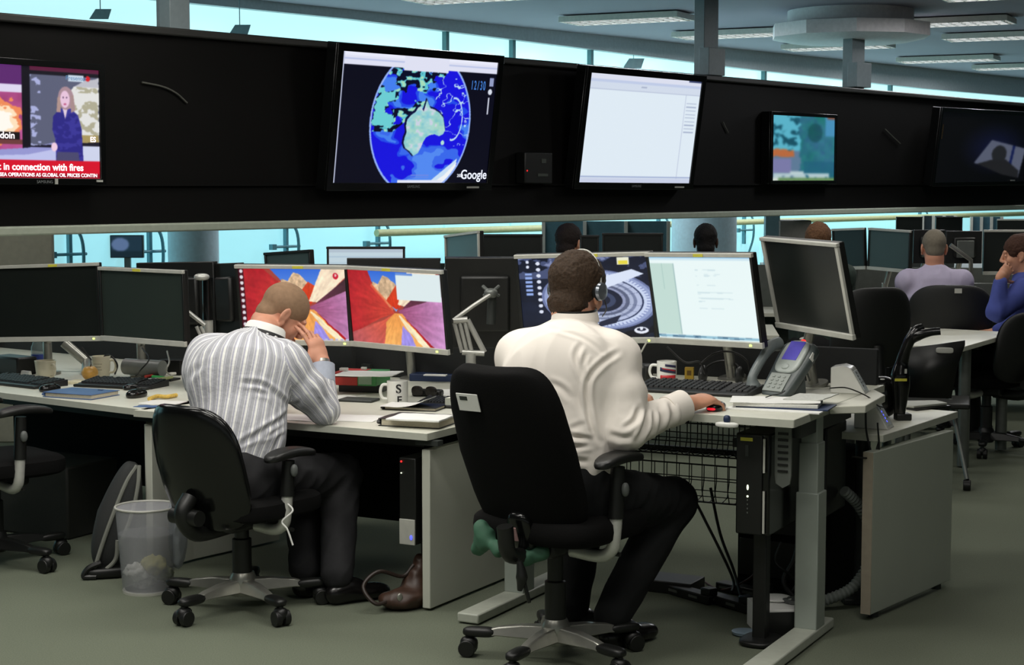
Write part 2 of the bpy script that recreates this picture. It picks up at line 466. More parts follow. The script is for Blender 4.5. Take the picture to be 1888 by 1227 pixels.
# pairs of door handles on the glazing
HND = mat('blue grey door handle metal', (96, 150, 164), .4, .1)
dn = 1
for px in (120, 268, 520, 690, 1208, 1366, 1690):
    x = gx(px, 450); mb = MB(GM)
    mb.tube(curve_pts([(x - .01, -.05, 1.36), (x + .07, -.12, 1.22), (x + .09, -.12, 1.0), (x + .10, -.05, .80)], 6), .014, 8)
    mb.tube([(x - .16, -.06, 1.08), (x + .16, -.06, 1.08)], .013, 8)
    mb.box((x - .16, -.06, 1.08), (.05, .05, .05)); mb.box((x + .02, -.03, 1.08), (.03, .04, .34))
    struct('trim_%d' % k, mb, HND); k += 1
# round columns in front of the glazing
for (pa, pb, py, dep, lab) in [(310, 403, 450, 14.0, 0), (1238, 1358, 430, 17.0, 0)]:
    a = D(pa, py, dep); b = D(pb, py, dep); c_ = (a + b) / 2
    struct('wall_column' if 0 else 'trim_%d' % k, MB().lathe([((b - a).length / 2, 0), ((b - a).length / 2, 2.25)], (c_.x, c_.y, 0), 32), mat('blue light column tint', (196, 220, 232), .55)); k += 1  # blue cast of the lighting is put into the column's base colour
a = D(1410, 430, 15.6); b = D(1436, 430, 15.6)
struct('trim_%d' % k, MB().box(((a.x + b.x) / 2, 15.6, .7), (b.x - a.x, .12, 1.4)), mat('teal grey post paint', (104, 132, 142), .5)); k += 1
a = D(1437, 430, 15.5); b = D(1496, 430, 15.5)
one('metal_cabinet', MB().box(((a.x + b.x) / 2, 15.7, .66), (b.x - a.x, .4, 1.32)), mat('warm grey cabinet', (120, 116, 112), .6),
    'warm grey cabinet beside the pillar, behind the head of brown hair', 'cabinet', bevel=.01)
# beige partition at the far left
a = D(-60, 470, 11.0); b = D(99, 470, 11.0)
one('partition_screen', MB().box(((a.x + b.x) / 2, 11.0, .67), (b.x - a.x, .05, 1.34)), mat('beige fabric partition', (190, 184, 166), .9),
    'beige partition panel at the far left behind the dark monitors', 'partition', bevel=.008)
# small boards made up to copy ceiling reflections above the black wall
for (px, py, dep, lab) in [(185, 26, 14.0, 'small tilted grey reflection board above the black wall, left of the first post'),
                           (442, 55, 15.0, 'small tilted grey reflection board above the black wall, just right of the first post'),
                           (1168, 117, 19.5, 'small tilted grey reflection board above the document display')]:
    p = D(px, py, dep); s_ = dep / F
    mb = MB(); poly = [(-20 * s_, -9 * s_), (14 * s_, -9 * s_), (20 * s_, 9 * s_), (-8 * s_, 9 * s_)]
    mb.prism(poly, -.01, .01, MX.Translation(p) @ MX.Rotation(PI / 2, 4, 'X'))
    mb.tube([(p.x, p.y, p.z + 8 * s_), (p.x, p.y, CEIL)], .004, 6)
    one('reflection_board', mb, mat('grey board', (132, 158, 164), .6), lab, 'reflection board', 'reflection boards near the glazing')

# ---------------------------------------------------------------- ceiling luminaires
def luminaire(label, loc, yaw):
    t = thing('ceiling_light', label, 'ceiling light', loc, yaw, 'louvred ceiling lights')
    mb = MB(); mb.box((0, 0, 0), (1.2, .46, .015)); mb.box((0, -.225, -.024), (1.2, .012, .048)); mb.box((0, .225, -.024), (1.2, .012, .048))
    mb.box((-.6, 0, -.024), (.012, .46, .048)); mb.box((.6, 0, -.024), (.012, .46, .048))
    mb.build('housing', mat('white lamp housing', (226, 224, 214), .4), t)
    lv = MB()
    for i in range(12): lv.box((-.55 + i * .1, 0, -.040), (.006, .44, .024))
    lv.box((0, -.075, -.040), (1.18, .006, .024)); lv.box((0, .075, -.040), (1.18, .006, .024))
    lv.build('louvre', SIL, t)
    tb = MB()
    for y in (-.15, 0, .15): tb.cyl((-.57, y, -.026), (.57, y, -.019), .008, n=8)
    tb.build('lamp_tube', mat('lit fluorescent tube', (236, 238, 255), .4, emit=7), t)
    return t
yl = math.atan2(-.45, .89)
L0 = None
for (px, py, lab) in [(880, 6, 'louvred ceiling light at the top edge of the view, above the earth display'),
                      (1155, 46, 'louvred ceiling light above the document display'),
                      (1352, 73, 'louvred ceiling light just left of the round ceiling unit'),
                      (1545, 95, 'louvred ceiling light just below the round ceiling unit'),
                      (1748, 52, 'louvred ceiling light just right of the round ceiling unit'),
                      (1850, 77, 'louvred ceiling light near the right edge, below the one beside the ceiling unit'),
                      (1748, 118, 'louvred ceiling light between two posts above the dark display'),
                      (1882, 131, 'lowest louvred ceiling light at the right edge'),
                      (1872, 1, 'louvred ceiling light in the top right corner')]:
    p = U(px, py, CEIL - .10); p.z = CEIL - .02
    if L0 is None: L0 = luminaire(lab, p, yl)
    else: dup(L0, loc=p, yaw=yl, label=lab)
    if True:
        area(p.x, p.y, 34, 1.1, .4, (.97, .98, 1), yl, CEIL - .12)
p = U(1567, 78, 2.96)
t = thing('ceiling_unit', 'large round ventilation unit hanging from the ceiling', 'ceiling unit', (p.x, p.y, 0), .2)
um = mat('light grey unit casing', (236, 230, 232), .55)
MB().lathe([(.01, 2.96), (.55, 2.96), (.74, 3.0), (.74, 3.12), (.60, 3.14)], n=10).build('casing', um, t, ang=20)
MB().lathe([(.58, 3.10), (.58, CEIL)], n=32).build('neck_ring', um, t)

# ================================================================ DISPLAYS ON THE BLACK WALL
def wall_display(label, BL, BR, TL, fn, nx, ny, st=1.0, mg=.04, brand=None, yadd=0.0, group=None, cat='display', blur=1):
    m, w_, h_ = frame(BL, BR, TL)
    t = thing('wall_display', label, cat, m=m, group=group)
    mb = MB(); mb.box((0, .05, h_ / 2), (w_ + 2 * mg, .09, h_ + 2 * mg)); mb.build('casing', BLKG, t, bevel=.006)
    MB().ring(w_, h_, mg, -.012, .006).build('bezel', BLKG, t, bevel=.002)
    if fn: picture('screen', w_, h_, nx, ny, fn, t, y=-.0005, strength=st, blur=blur)
    mb = MB(); mb.box((0, .16, h_ * .55), (.25, .16, .25)); mb.build('wall_bracket', GRYD, t)
    if brand:
        text(brand, .026, face(0, -.013, -mg / 2), mat('silver lettering', (120, 124, 124), .4), t)
    return t, w_, h_

# --- earth
AUS = [(.488, .215), (.462, .25), (.432, .275), (.418, .315), (.422, .36), (.432, .40), (.424, .45), (.428, .50), (.452, .54), (.478, .565), (.492, .60), (.512, .615), (.520, .59), (.530, .575), (.536, .61), (.545, .665), (.556, .64), (.572, .60), (.600, .59), (.635, .565), (.662, .53), (.672, .48), (.682, .43), (.672, .395), (.645, .378), (.615, .392), (.585, .385), (.560, .365), (.545, .33), (.532, .28), (.515, .235)]
def earth(u, v, c):
    c[:] = (7, 8, 26)
    cx, cy, rx, ry = .522, .475, .322, .57
    r = np.sqrt(((u - cx) / rx) ** 2 + ((v - cy) / ry) ** 2); g = r < 1
    c[g] = (22, 18, 226)
    n1 = vnoise(u, v * 1.1, 7, 3); n2 = vnoise(u, v, 16, 5); n3 = vnoise(u, v, 34, 9, 2)
    put(c, g & (n1 > .56), (36, 76, 238)); put(c, g & (n1 > .64), (70, 130, 245))
    put(c, g & (n1 + np.clip(.34 - v, 0, 1) * .9 + (u - .6) * .3 > .66) & (v < .4), (58, 106, 240)); put(c, g & (n1 + n3 * .15 + np.clip(.30 - v, 0, 1) + (u - .6) * .3 > .84) & (v < .4), (84, 140, 246))
    # islands north and west of the large landmass
    isl = g & (u < .62 + (v - .8) * .5) & (v > .40 + np.clip(u - .34, 0, 1) * 1.1) & (v < .93) & (n2 > .46) & ~inpoly(u, v, AUS)
    put(c, isl, (5, 10, 40)); put(c, isl & (n3 > .52), (96, 200, 214)); put(c, isl & (n3 > .66), (170, 226, 190))
    put(c, g & (u < .34) & (v > .44) & (v < .84) & (n2 > .53), (110, 210, 216))
    east = g & (u > .6) & (v > .3) & (v < .9) & (np.abs(n2 - .5) < .02); put(c, east, (190, 226, 250))
    ring = g & (np.abs(((u - .73) / .06) ** 2 + ((v - .52) / .17) ** 2 - 1) < .10) & (u > .72); put(c, ring, (190, 226, 250))
    a = inpoly(u, v, AUS)
    sh = inpoly(u + .006, v - .008, [(.55 + (x - .55) * 1.05, .44 + (y - .44) * 1.05) for x, y in AUS]); put(c, sh & g, (8, 14, 60))
    c[a] = np.stack([120 + 90 * n3, 196 + 40 * n3, 196 + 30 * n2], -1)[a]
    put(c, a & (n3 > .66), (206, 214, 232))
    put(c, (np.hypot((u - .672) / .012, (v - .325) / .02) < 1), (180, 228, 220))
    put(c, g & inpoly(u, v, [(.60, .0), (.78, .20), (.76, .0)]), (205, 228, 250)); put(c, g & inpoly(u, v, [(.63, .0), (.70, .06), (.78, .17), (.76, .0)]), (245, 248, 252))
    put(c, (np.abs(r - 1) < .016), (150, 180, 250))
    put(c, v > .905, (228, 230, 248)); put(c, v > .975, (238, 240, 255)); put(c, (v > .945) & (v < .955), (190, 200, 235))
    put(c, (v > .885) & (u > .38) & (u < .67), (228, 230, 248))
    put(c, u < .012, (190, 196, 220))
    put(c, (v < .022) & (u > .40) & (u < .69), (230, 234, 248))
    put(c, (v > .055) & (v < .062) & (u > .48) & (u < .60), (120, 140, 230)); put(c, (v > .04) & (v < .046) & (u > .48) & (u < .60), (120, 140, 230))
    put(c, (u > .955) & (u < .985) & (v > .80) & (v < .87), (150, 160, 200)); put(c, np.hypot((u - .965) / .014, (v - .755) / .025) < 1, (220, 226, 240))
    put(c, (u > .955) & (u < .965) & (v > .57) & (v < .71), (210, 214, 230))
    return c
t, w_, h_ = wall_display('large display showing a blue globe with Australia, hanging on the black wall', W(612, 337, .12), W(896, 337, .12), W(636, 94, .23), earth, 420, 260, .95, .05, 'SAMSUNG', blur=2)
gl = mat('lit white screen lettering', (232, 236, 250), .5, emit=.9)
text('Google', .088, face(w_ * .405, -.004, h_ * .065), gl, t, bold=.001)
text('2009', .03, face(w_ * .31, -.004, h_ * .058), gl, t)
for i, ch in enumerate('12/30'):
    text(ch, .085, face(w_ * (.335 + i * .021), -.004, h_ * .80), mat('lit blue clock lettering', (64, 120, 200), .5, emit=.8), t, 'clock_digit', sx=.55, bold=.001)
MB().box((w_ * .40, -.013, -.03), (.12, .006, .012)).build('asset_strip', SIL, t)

def docs(u, v, c):
    c[:] = (228, 240, 250)
    put(c, v > .93, (196, 208, 236)); put(c, v > .955, (224, 228, 244)); put(c, (v > .86) & (v < .93), (214, 224, 240))
    put(c, (np.abs(v - .86) < .003), (180, 190, 215)); put(c, (u > .865) & (u < .87) & (v < .86), (186, 196, 220))
    for y in np.arange(.50, .80, .035): put(c, (u > .88) & (u < .975) & (np.abs(v - y) < .004), (168, 180, 206))
    put(c, (np.abs(v - .052) < .006), (164, 178, 214)); put(c, (v < .04), (206, 214, 236)); put(c, (v > .985) & (u > .88), (60, 70, 110))
    put(c, (np.abs(v - .905) < .006) & (u > .45) & (u < .5), (170, 180, 205))
    put(c, u < .008, (190, 200, 230)); return c
t, w_, h_ = wall_display('large display showing a blank white document, hanging on the black wall', W(1066, 336, .12), W(1270, 338, .12), W(1092, 134, .23), docs, 200, 160, .95, .05, 'SAMSUNG')
MB().box((w_ * .40, -.013, -.03), (.12, .006, .012)).build('asset_strip', SIL, t)

# --- news broadcast
def news(u, v, c):
    # u=0 left edge of the display
    n1 = vnoise(u, v * .6, 12, 2); n2 = vnoise(u, v, 26, 4)
    c[:] = (30, 26, 44)
    # left picture: fire
    L = (u < .555) & (v > .17); c[L] = np.stack([150 + 60 * n1, 60 + 40 * n1, 110 + 60 * n1], -1)[L]
    put(c, L & (v > .80), (92, 40, 110)); put(c, L & (v > .76) & (v < .83), (222, 216, 240))
    f = np.hypot((u - .43) / .14, (v - .50) / .22); put(c, L & (f + n2 * .5 < 1.15), (240, 140, 90)); put(c, L & (f + n2 * .5 < .95), (255, 226, 190)); put(c, L & (f + n2 * .4 < .7), (255, 250, 240))
    put(c, L & (v > .34) & (v < .41) & (u < .54), (24, 18, 20)); put(c, L & (v > .30) & (v < .34), (110, 60, 60))
    put(c, (u > .555) & (u < .60), (16, 14, 26))
    # right picture: grey backdrop with pale map
    R = (u >= .60) & (v > .25); put(c, R, (92, 96, 120))
    mp = R & inpoly(u + n2 * .02, v + n2 * .03, [(.80, .72), (.86, .85), (.93, .92), (1.01, .94), (1.01, .28), (.90, .32), (.83, .48)])
    put(c, mp, (226, 226, 224)); put(c, mp & (n2 > .58), (176, 172, 148)); put(c, mp & (v > .84), (190, 190, 200)); put(c, mp & (v < .40), (168, 150, 96))
    put(c, R & (u < .66) & (n2 > .68), (170, 176, 220))
    put(c, R & (v > .93), (20, 18, 30)); put(c, R & (v > .965), (90, 30, 60)); put(c, (u > .82) & (u < .91) & (v > .885) & (v < .945), (200, 216, 232))
    put(c, np.hypot((u - .935) / .014, (v - .918) / .025) < 1, (210, 30, 40))
    # desk
    put(c, (v > .16) & inpoly(u, v, [(.2, .14), (.2, .22), (.58, .27), (.75, .33), (1.01, .33), (1.01, .14)]), (150, 152, 210))
    put(c, (v > .16) & inpoly(u, v, [(.3, .19), (.58, .21), (.78, .28), (.78, .15), (.3, .15)]), (190, 194, 236))
    put(c, (v > .28) & inpoly(u, v, [(.45, .25), (.60, .29), (1.01, .34), (1.01, .30), (.60, .26), (.45, .21)]), (26, 24, 40))
    put(c, (u > .90) & (v > .16) & (v < .30), (206, 212, 236))
    # presenter
    body = [(.745, .12), (.74, .36), (.725, .44), (.73, .56), (.765, .63), (.83, .64), (.875, .58), (.895, .46), (.905, .12)]
    P_ = inpoly(u, v, body) & (v > .155); put(c, P_, (44, 40, 130)); put(c, P_ & (n2 > .55), (58, 54, 150))
    put(c, inpoly(u, v, [(.785, .64), (.815, .64), (.80, .54)]), (226, 206, 222))
    put(c, inpoly(u, v, [(.745, .155), (.88, .155), (.875, .24), (.75, .24)]), (74, 72, 110))
    put(c, np.hypot((u - .805) / .045, (v - .73) / .105) < 1, (170, 140, 150)); put(c, inpoly(u, v, [(.757, .74), (.75, .60), (.775, .60), (.775, .74)]), (176, 146, 140)); put(c, inpoly(u, v, [(.835, .76), (.835, .60), (.86, .62), (.85, .76)]), (168, 140, 140))
    put(c, np.hypot((u - .80) / .027, (v - .72) / .078) < 1, (232, 196, 220)); put(c, np.hypot((u - .79) / .004, (v - .735) / .007) < 1, (80, 60, 90)); put(c, np.hypot((u - .81) / .004, (v - .735) / .007) < 1, (80, 60, 90)); put(c, np.hypot((u - .80) / .009, (v - .675) / .008) < 1, (190, 90, 130))
    put(c, np.hypot((u - .735) / .018, (v - .285) / .04) < 1, (240, 206, 226))
    put(c, (v < .16), (214, 16, 44)); put(c, v < .045, (150, 8, 34)); put(c, (v < .05) & (n2 > 2), (255, 255, 255))
    return c
BLt, BRt, TLt = W(-150, 326, .10), W(184, 330, .10), W(-150, 108, .10)
t, w_, h_ = wall_display('news broadcast with a fair-haired presenter on the leftmost wall display', BLt, BRt, TLt, news, 420, 240, 1.0, .035, blur=4)
wl = mat('lit white caption lettering', (255, 240, 245), .5, emit=.95)
text('t in connection with fires', .052, face(w_ * .158, -.004, h_ * .098), wl, t, bold=.0012)
text('N SEA OPERATIONS AS GLOBAL OIL PRICES CONTIN', .0268, face(w_ * .19, -.004, h_ * .028), wl, t, bold=.0006)
text('adoin', .05, face(w_ * -.04, -.004, h_ * .375), wl, t, bold=.001)
text('ES', .04, face(w_ * .46, -.004, h_ * .36), wl, t, bold=.001)
text('Presenter', .034, face(w_ * .365, -.004, h_ * .915), mat('lit blue caption lettering', (70, 110, 150), .5, emit=.8), t)
text('SAMSUNG', .022, face(w_ * .17, -.013, -.02), mat('silver lettering', (120, 124, 124), .4), t)
MB().box((w_ * .235, -.014, -.017), (.018, .006, .03)).build('asset_strip', SIL, t)
MB().box((w_ * .49, -.014, -.012), (.04, .006, .012)).build('asset_strip', SIL, t)

def teal(u, v, c):
    n1 = vnoise(u, v, 5, 21, 5); n2 = vnoise(u, v, 16, 22, 4)
    c[:] = np.stack([22 + 40 * n1, 96 + 40 * n2, 106 + 50 * n1], -1)
    put(c, np.hypot((u - .68) / .2, (v - .75) / .25) < .6, (10, 60, 66), .5)
    L = (u < .38 + .12 * n2); put(c, L, (96, 190, 214)); put(c, L & (n2 < .42), (22, 84, 104)); put(c, L & (v < .46), (100, 130, 160)); put(c, (u < .30 + .1 * n1) & (np.abs(v - .42) < .06 * (n2 + .4)), (196, 112, 66))
    put(c, (u < .3) & (v < .34) & (v > .12), (130, 130, 178)); put(c, (u > .85) & (v > .7), (76, 152, 196)); put(c, (u > .5) & (v < .3), (30, 96, 128), .6)
    put(c, (v < .11) & (u > .02) & (u < .92) & (n2 > .35), (190, 214, 220)); put(c, (v < .14) & (v > .1) & (u > .28) & (u < .5), (200, 220, 224)); put(c, (v < .04), (110, 150, 96)); put(c, (v < .04) & (u < .1), (220, 230, 220))
    put(c, (v > .975) & (u > .88), (130, 80, 60)); return c
wall_display('small square display showing a blue-green tree picture on the black wall', W(1423, 333, .10), W(1537, 333, .10), W(1423, 212, .10), teal, 130, 130, .85, .03, blur=14)

def head_reflection(u, v, c):  # dim reflection of a head with its bluish sheen, painted as glowing colour
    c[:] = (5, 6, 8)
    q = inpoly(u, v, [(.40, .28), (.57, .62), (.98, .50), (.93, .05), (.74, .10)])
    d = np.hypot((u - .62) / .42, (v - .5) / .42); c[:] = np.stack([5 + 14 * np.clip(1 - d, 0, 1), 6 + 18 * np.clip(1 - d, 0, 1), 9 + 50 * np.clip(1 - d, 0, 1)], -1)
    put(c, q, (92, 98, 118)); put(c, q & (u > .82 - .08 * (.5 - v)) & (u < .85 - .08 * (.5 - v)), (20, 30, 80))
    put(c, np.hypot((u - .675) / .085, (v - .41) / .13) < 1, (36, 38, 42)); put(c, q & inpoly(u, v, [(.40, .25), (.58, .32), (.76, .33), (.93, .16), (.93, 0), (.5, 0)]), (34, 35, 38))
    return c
t, w_, h_ = wall_display('nearly black display with a painted dim reflection of a head, far right of the black wall', W(1722, 336, .12), W(1886, 334, .12), W(1740, 206, .2), head_reflection, 160, 120, .8, .04, blur=6)
MB().box((w_ * .36, -.013, .01), (.10, .006, .012)).build('asset_strip', SIL, t)
MB().box((-w_ * .49, -.013, h_ * .72), (.012, .006, .14)).build('edge_strip', mat('bronze strip', (90, 74, 50), .4, .5), t)
# loose cables and a small box on the black wall
for (pts, lab) in [([(262, 152), (300, 160), (325, 172), (345, 190)], 'short grey cable lying against the black wall right of the news display'),
                   ([(1333, 225), (1337, 234), (1343, 245)], 'short pale cable end on the black wall left of the tree picture'),
                   ([(1632, 238), (1644, 250), (1660, 265)], 'short pale cable end on the black wall right of the tree picture')]:
    one('loose_cable', MB().tube(curve_pts([W(x, y, .012) for x, y in pts], 5), .006, 6), mat('grey cable', (80, 80, 74), .4), lab, 'cable', 'loose cables on the black wall')
a = W(985, 310, .05)
m = MX(((WD.x, WN.x, 0, a.x), (WD.y, WN.y, 0, a.y), (0, 0, 1, a.z), (0, 0, 0, 1)))
t = thing('junction_box', 'small black box with faint labels on the wall between the two large displays', 'box', m=m)
MB().box((0, 0, 0), (.30, .09, .22)).build('casing', BLK, t, bevel=.008)
MB().box((.05, -.047, .05), (.05, .004, .03)).build('sticker', mat('faded label', (66, 72, 66), .6), t); MB().box((.04, -.047, -.05), (.11, .004, .02)).build('sticker', mat('faded label', (66, 72, 66), .6), t)
MB().box((-.13, -.047, -.02), (.006, .004, .01)).build('indicator_light', RLED, t)

# small dark screen seen against the glazing at the far left
a = D(203, 476, 14.3); b = D(264, 476, 14.3); tl = D(203, 434, 14.3)
m, w_, h_ = frame(a, b, tl)
t = thing('wall_display', 'small dark screen on a pole in front of the pale glazing at the left', 'display', m=m)
MB().box((0, .03, h_ / 2), (w_, .05, h_)).build('casing', GRYD, t, bevel=.004)
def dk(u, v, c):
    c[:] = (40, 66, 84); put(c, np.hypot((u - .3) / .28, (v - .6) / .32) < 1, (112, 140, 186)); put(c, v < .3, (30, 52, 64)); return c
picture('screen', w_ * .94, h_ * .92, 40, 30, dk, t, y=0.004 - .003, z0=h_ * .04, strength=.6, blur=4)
MB().box((0, .04, (-a.z) / 2), (.05, .04, a.z)).build('stand_pole', SILD, t)
# ================================================================ DESKS
ZA, ZM = .845, .70
UA, VA = V((.89, -.456, 0)), V((.456, .89, 0)); CA = U(1463, 775, ZA)      # right desk: front right corner
UM, VM = V((.878, -.478, 0)), V((.478, .878, 0)); CM = U(787, 800, ZM)     # middle desk: front right corner
UL, VL = V((.79, -.61, 0)), V((.61, .79, 0)); CL = U(268, 756, ZM)         # left desk: front right corner
def dframe(c, u, v):
    return MX(((u.x, v.x, 0, c.x), (u.y, v.y, 0, c.y), (0, 0, 1, 0), (0, 0, 0, 1)))
def desk_top(t, x0, x1, y0, y1, z, th=.028):
    MB().prism([(x0, y0), (x1, y0), (x1, y1), (x0, y1)], z - th, z).build('desk_top', WHT, t, bevel=.003)
    e = MB(); e.box(((x0 + x1) / 2, y0 - .001, z - th / 2), (x1 - x0, .003, th * .96)); e.box((x1 + .001, (y0 + y1) / 2, z - th / 2), (.003, y1 - y0, th * .96))
    e.build('edge_band', WHTE, t)
def t_leg(t, x, y0, y1, yc, z, big=True):
    l = MB(); l.box((x, yc, .29), (.085, .10, .50)); l.box((x, yc, .60), (.072, .085, .24)); l.box((x, yc, (z + .66) / 2), (.062, .072, z - .68))
    lo = l.build('leg', mat('grey white painted steel', (158, 166, 158), .45, .1, var=.02), t, bevel=.004)
    f = MB(); f.prism([(x - .045, y0), (x + .045, y0), (x + .045, y1), (x - .045, y1)], .005, .042); f.build('foot', mat('pale painted steel foot', (178, 182, 170), .45), lo, bevel=.006)
    MB().box((x, (yc + .1), z - .06), (.05, .62, .05)).build('cross_rail', GRYD, t)

d1 = thing('sit_stand_desk', 'raised white height-adjustable desk of the man in the white shirt', 'desk', m=dframe(CA, UA, VA))
desk_top(d1, -1.36, 0, 0, 1.16, ZA)
t_leg(d1, -.045, -.28, .52, .36, ZA); t_leg(d1, -1.24, -.05, .75, .38, ZA)
MB().box((-.65, .50, ZA - .06), (1.15, .04, .05)).build('cross_rail', GRYD, d1)
# power module hanging over the front edge
pm = thing('desk_badge', 'small white oval handset clipped under the front edge of the raised desk', 'control', U(1345, 778, ZA - .02) + VA * -.02, yaw_of(VA))
MB().sell((0, -.006, -.008), (.042, .018, .010), .6, .9).build('body', WCER, pm)
MB().sell((.0, -.006, .012), (.012, .012, .014), .8, .8).build('button', NAVY, pm)

d2 = thing('office_desk', 'white desk of the man in the striped shirt', 'desk', m=dframe(CM, UM, VM))
desk_top(d2, -1.44, 0, 0, 1.60, ZM)
for x, in ((-.03,), (-1.40,)):
    MB().box((x, .42, .32), (.036, .76, .62)).build('end_panel', PAN, d2, bevel=.003)
MB().box((-.72, .70, .42), (1.30, .02, .46)).build('under_desk_shade_panel', BLKM, d2)  # black panel added to deepen the shade under the middle desk
MB().box((-.72, .12, ZM - .05), (1.3, .05, .04)).build('cross_rail', BLK, d2)
MB().box((-.02, .05, ZM - .042), (.10, .04, .02)).build('bracket', GRYD, d2)

d3 = thing('office_desk', 'white desk at the far left with the apple and two dark monitors', 'desk', m=dframe(CL, UL, VL))
desk_top(d3, -3.0, 0, 0, 1.36, ZM)
MB().box((-.04, .42, .32), (.036, .76, .62)).build('end_panel', PAN, d3, bevel=.003)
MB().box((-.95, .70, .42), (1.8, .02, .46)).build('under_desk_shade_panel', BLKM, d3)  # added black sheet, makes the space under the left desk read as dark
MB().box((-.95, .12, ZM - .05), (1.8, .05, .04)).build('cross_rail', BLK, d3)

DIV = mat('charcoal gap screen fabric', (30, 32, 32), .9, bump=.2, scale=200)
def divider(label, fr_, x0, x1, y, z, zt):
    t = thing('desk_divider', label, 'divider', m=fr_)
    MB().box(((x0 + x1) / 2, y, (z + zt) / 2), (x1 - x0, .03, zt - z)).build('screen_panel', DIV, t, bevel=.004)
    for x in (x0 + .15, x1 - .15): MB().box((x, y - .03, z + .03), (.05, .03, .06)).build('clamp', GRYD, t)
divider('added charcoal low divider darkening the gap at the back of the raised desk', dframe(CA, UA, VA), -1.36, -.02, 1.14, ZA, .99)  # added dark screens on these three desks hide the bright band under the monitors
divider('added charcoal low divider darkening the gap at the back of the middle desk', dframe(CM, UM, VM), -1.44, 0, 1.58, ZM, .97)
divider('added charcoal low divider darkening the gap at the back of the far left desk', dframe(CL, UL, VL), -3.0, -.05, 1.34, ZM, .95)

# raised neighbour surface and lower neighbour desk at the right
p1 = U(1577, 744, ZA); p2 = U(1632, 729, ZA); n_ = V((-.8, .6, 0))
def flat_top(t, poly, z, th=.028, m=WHT):
    MB().prism([(p.x, p.y) for p in poly], z - th, z).build('desk_top', m, t, bevel=.003, world=True)
e1 = thing('side_desk', 'raised white side desk carrying the upper switch box', 'desk', (p2.x, p2.y, 0))
q1 = U(1520, 746, ZA) + V((.02, .03, 0))
flat_top(e1, [CA + VA * .40 + UA * .006, U(1596, 749, ZA), p2, p2 + V((-.01, .33, 0)), CA + VA * .95 + UA * .006], ZA + .001)
l = MB(); l.cyl((p2.x - .04, p2.y + .20, .02), (p2.x - .04, p2.y + .20, ZA - .03), .03); l.build('leg', GRYD, e1, world=True)
MB().box((p2.x - .04, p2.y + .20, .012), (.16, .16, .024)).build('foot', GRYD, e1, world=True, bevel=.005)

ZB = .70
a = U(1628, 803, ZB); b = U(1765, 759, ZB); ub = (b - a).normalized(); vb = V((-ub.y, ub.x, 0))
e2 = thing('folding_desk', 'lower white desk with the tall white end panel at the right', 'desk', m=dframe(a, ub, vb))
L_ = (b - a).length
desk_top(e2, 0, L_, 0, .62, ZB)
lg = MB(); lg.tube([(L_ - .06, .28, ZB - .03), (L_ - .06, .30, .0)], .02, 10); lg.build('leg', SILD, e2)
lg = MB(); lg.tube([(L_ * .3, .30, ZB - .03), (L_ * .3, .30, 0)], .02, 10); lg.build('leg', SILD, e2)
MB().box((.35, .30, ZB - .05), (.5, .04, .04)).build('cross_rail', GRYD, e2)
a = U(1606, 1147, 0); b = U(1753, 1081, 0); up = (b - a).normalized(); vp = V((-up.y, up.x, 0))
pn = thing('end_panel_board', 'tall white rectangular board standing at the right of the raised desk', 'panel', m=dframe(a, up, vp))
Lp = (b - a).length
MB().box((Lp / 2, .022, .335), (Lp, .04, .62)).build('board', mat('grey white board', (176, 182, 170), .5, var=.03, scale=4), pn, bevel=.003)
MB().box((-.003, .022, .335), (.004, .04, .618)).build('edge_band', mat('beige edging', (170, 160, 142), .5), pn)
for x in (.08, Lp - .08): MB().cyl((x, .03, 0), (x, .03, .03), .02).build('foot', GRYD, pn)

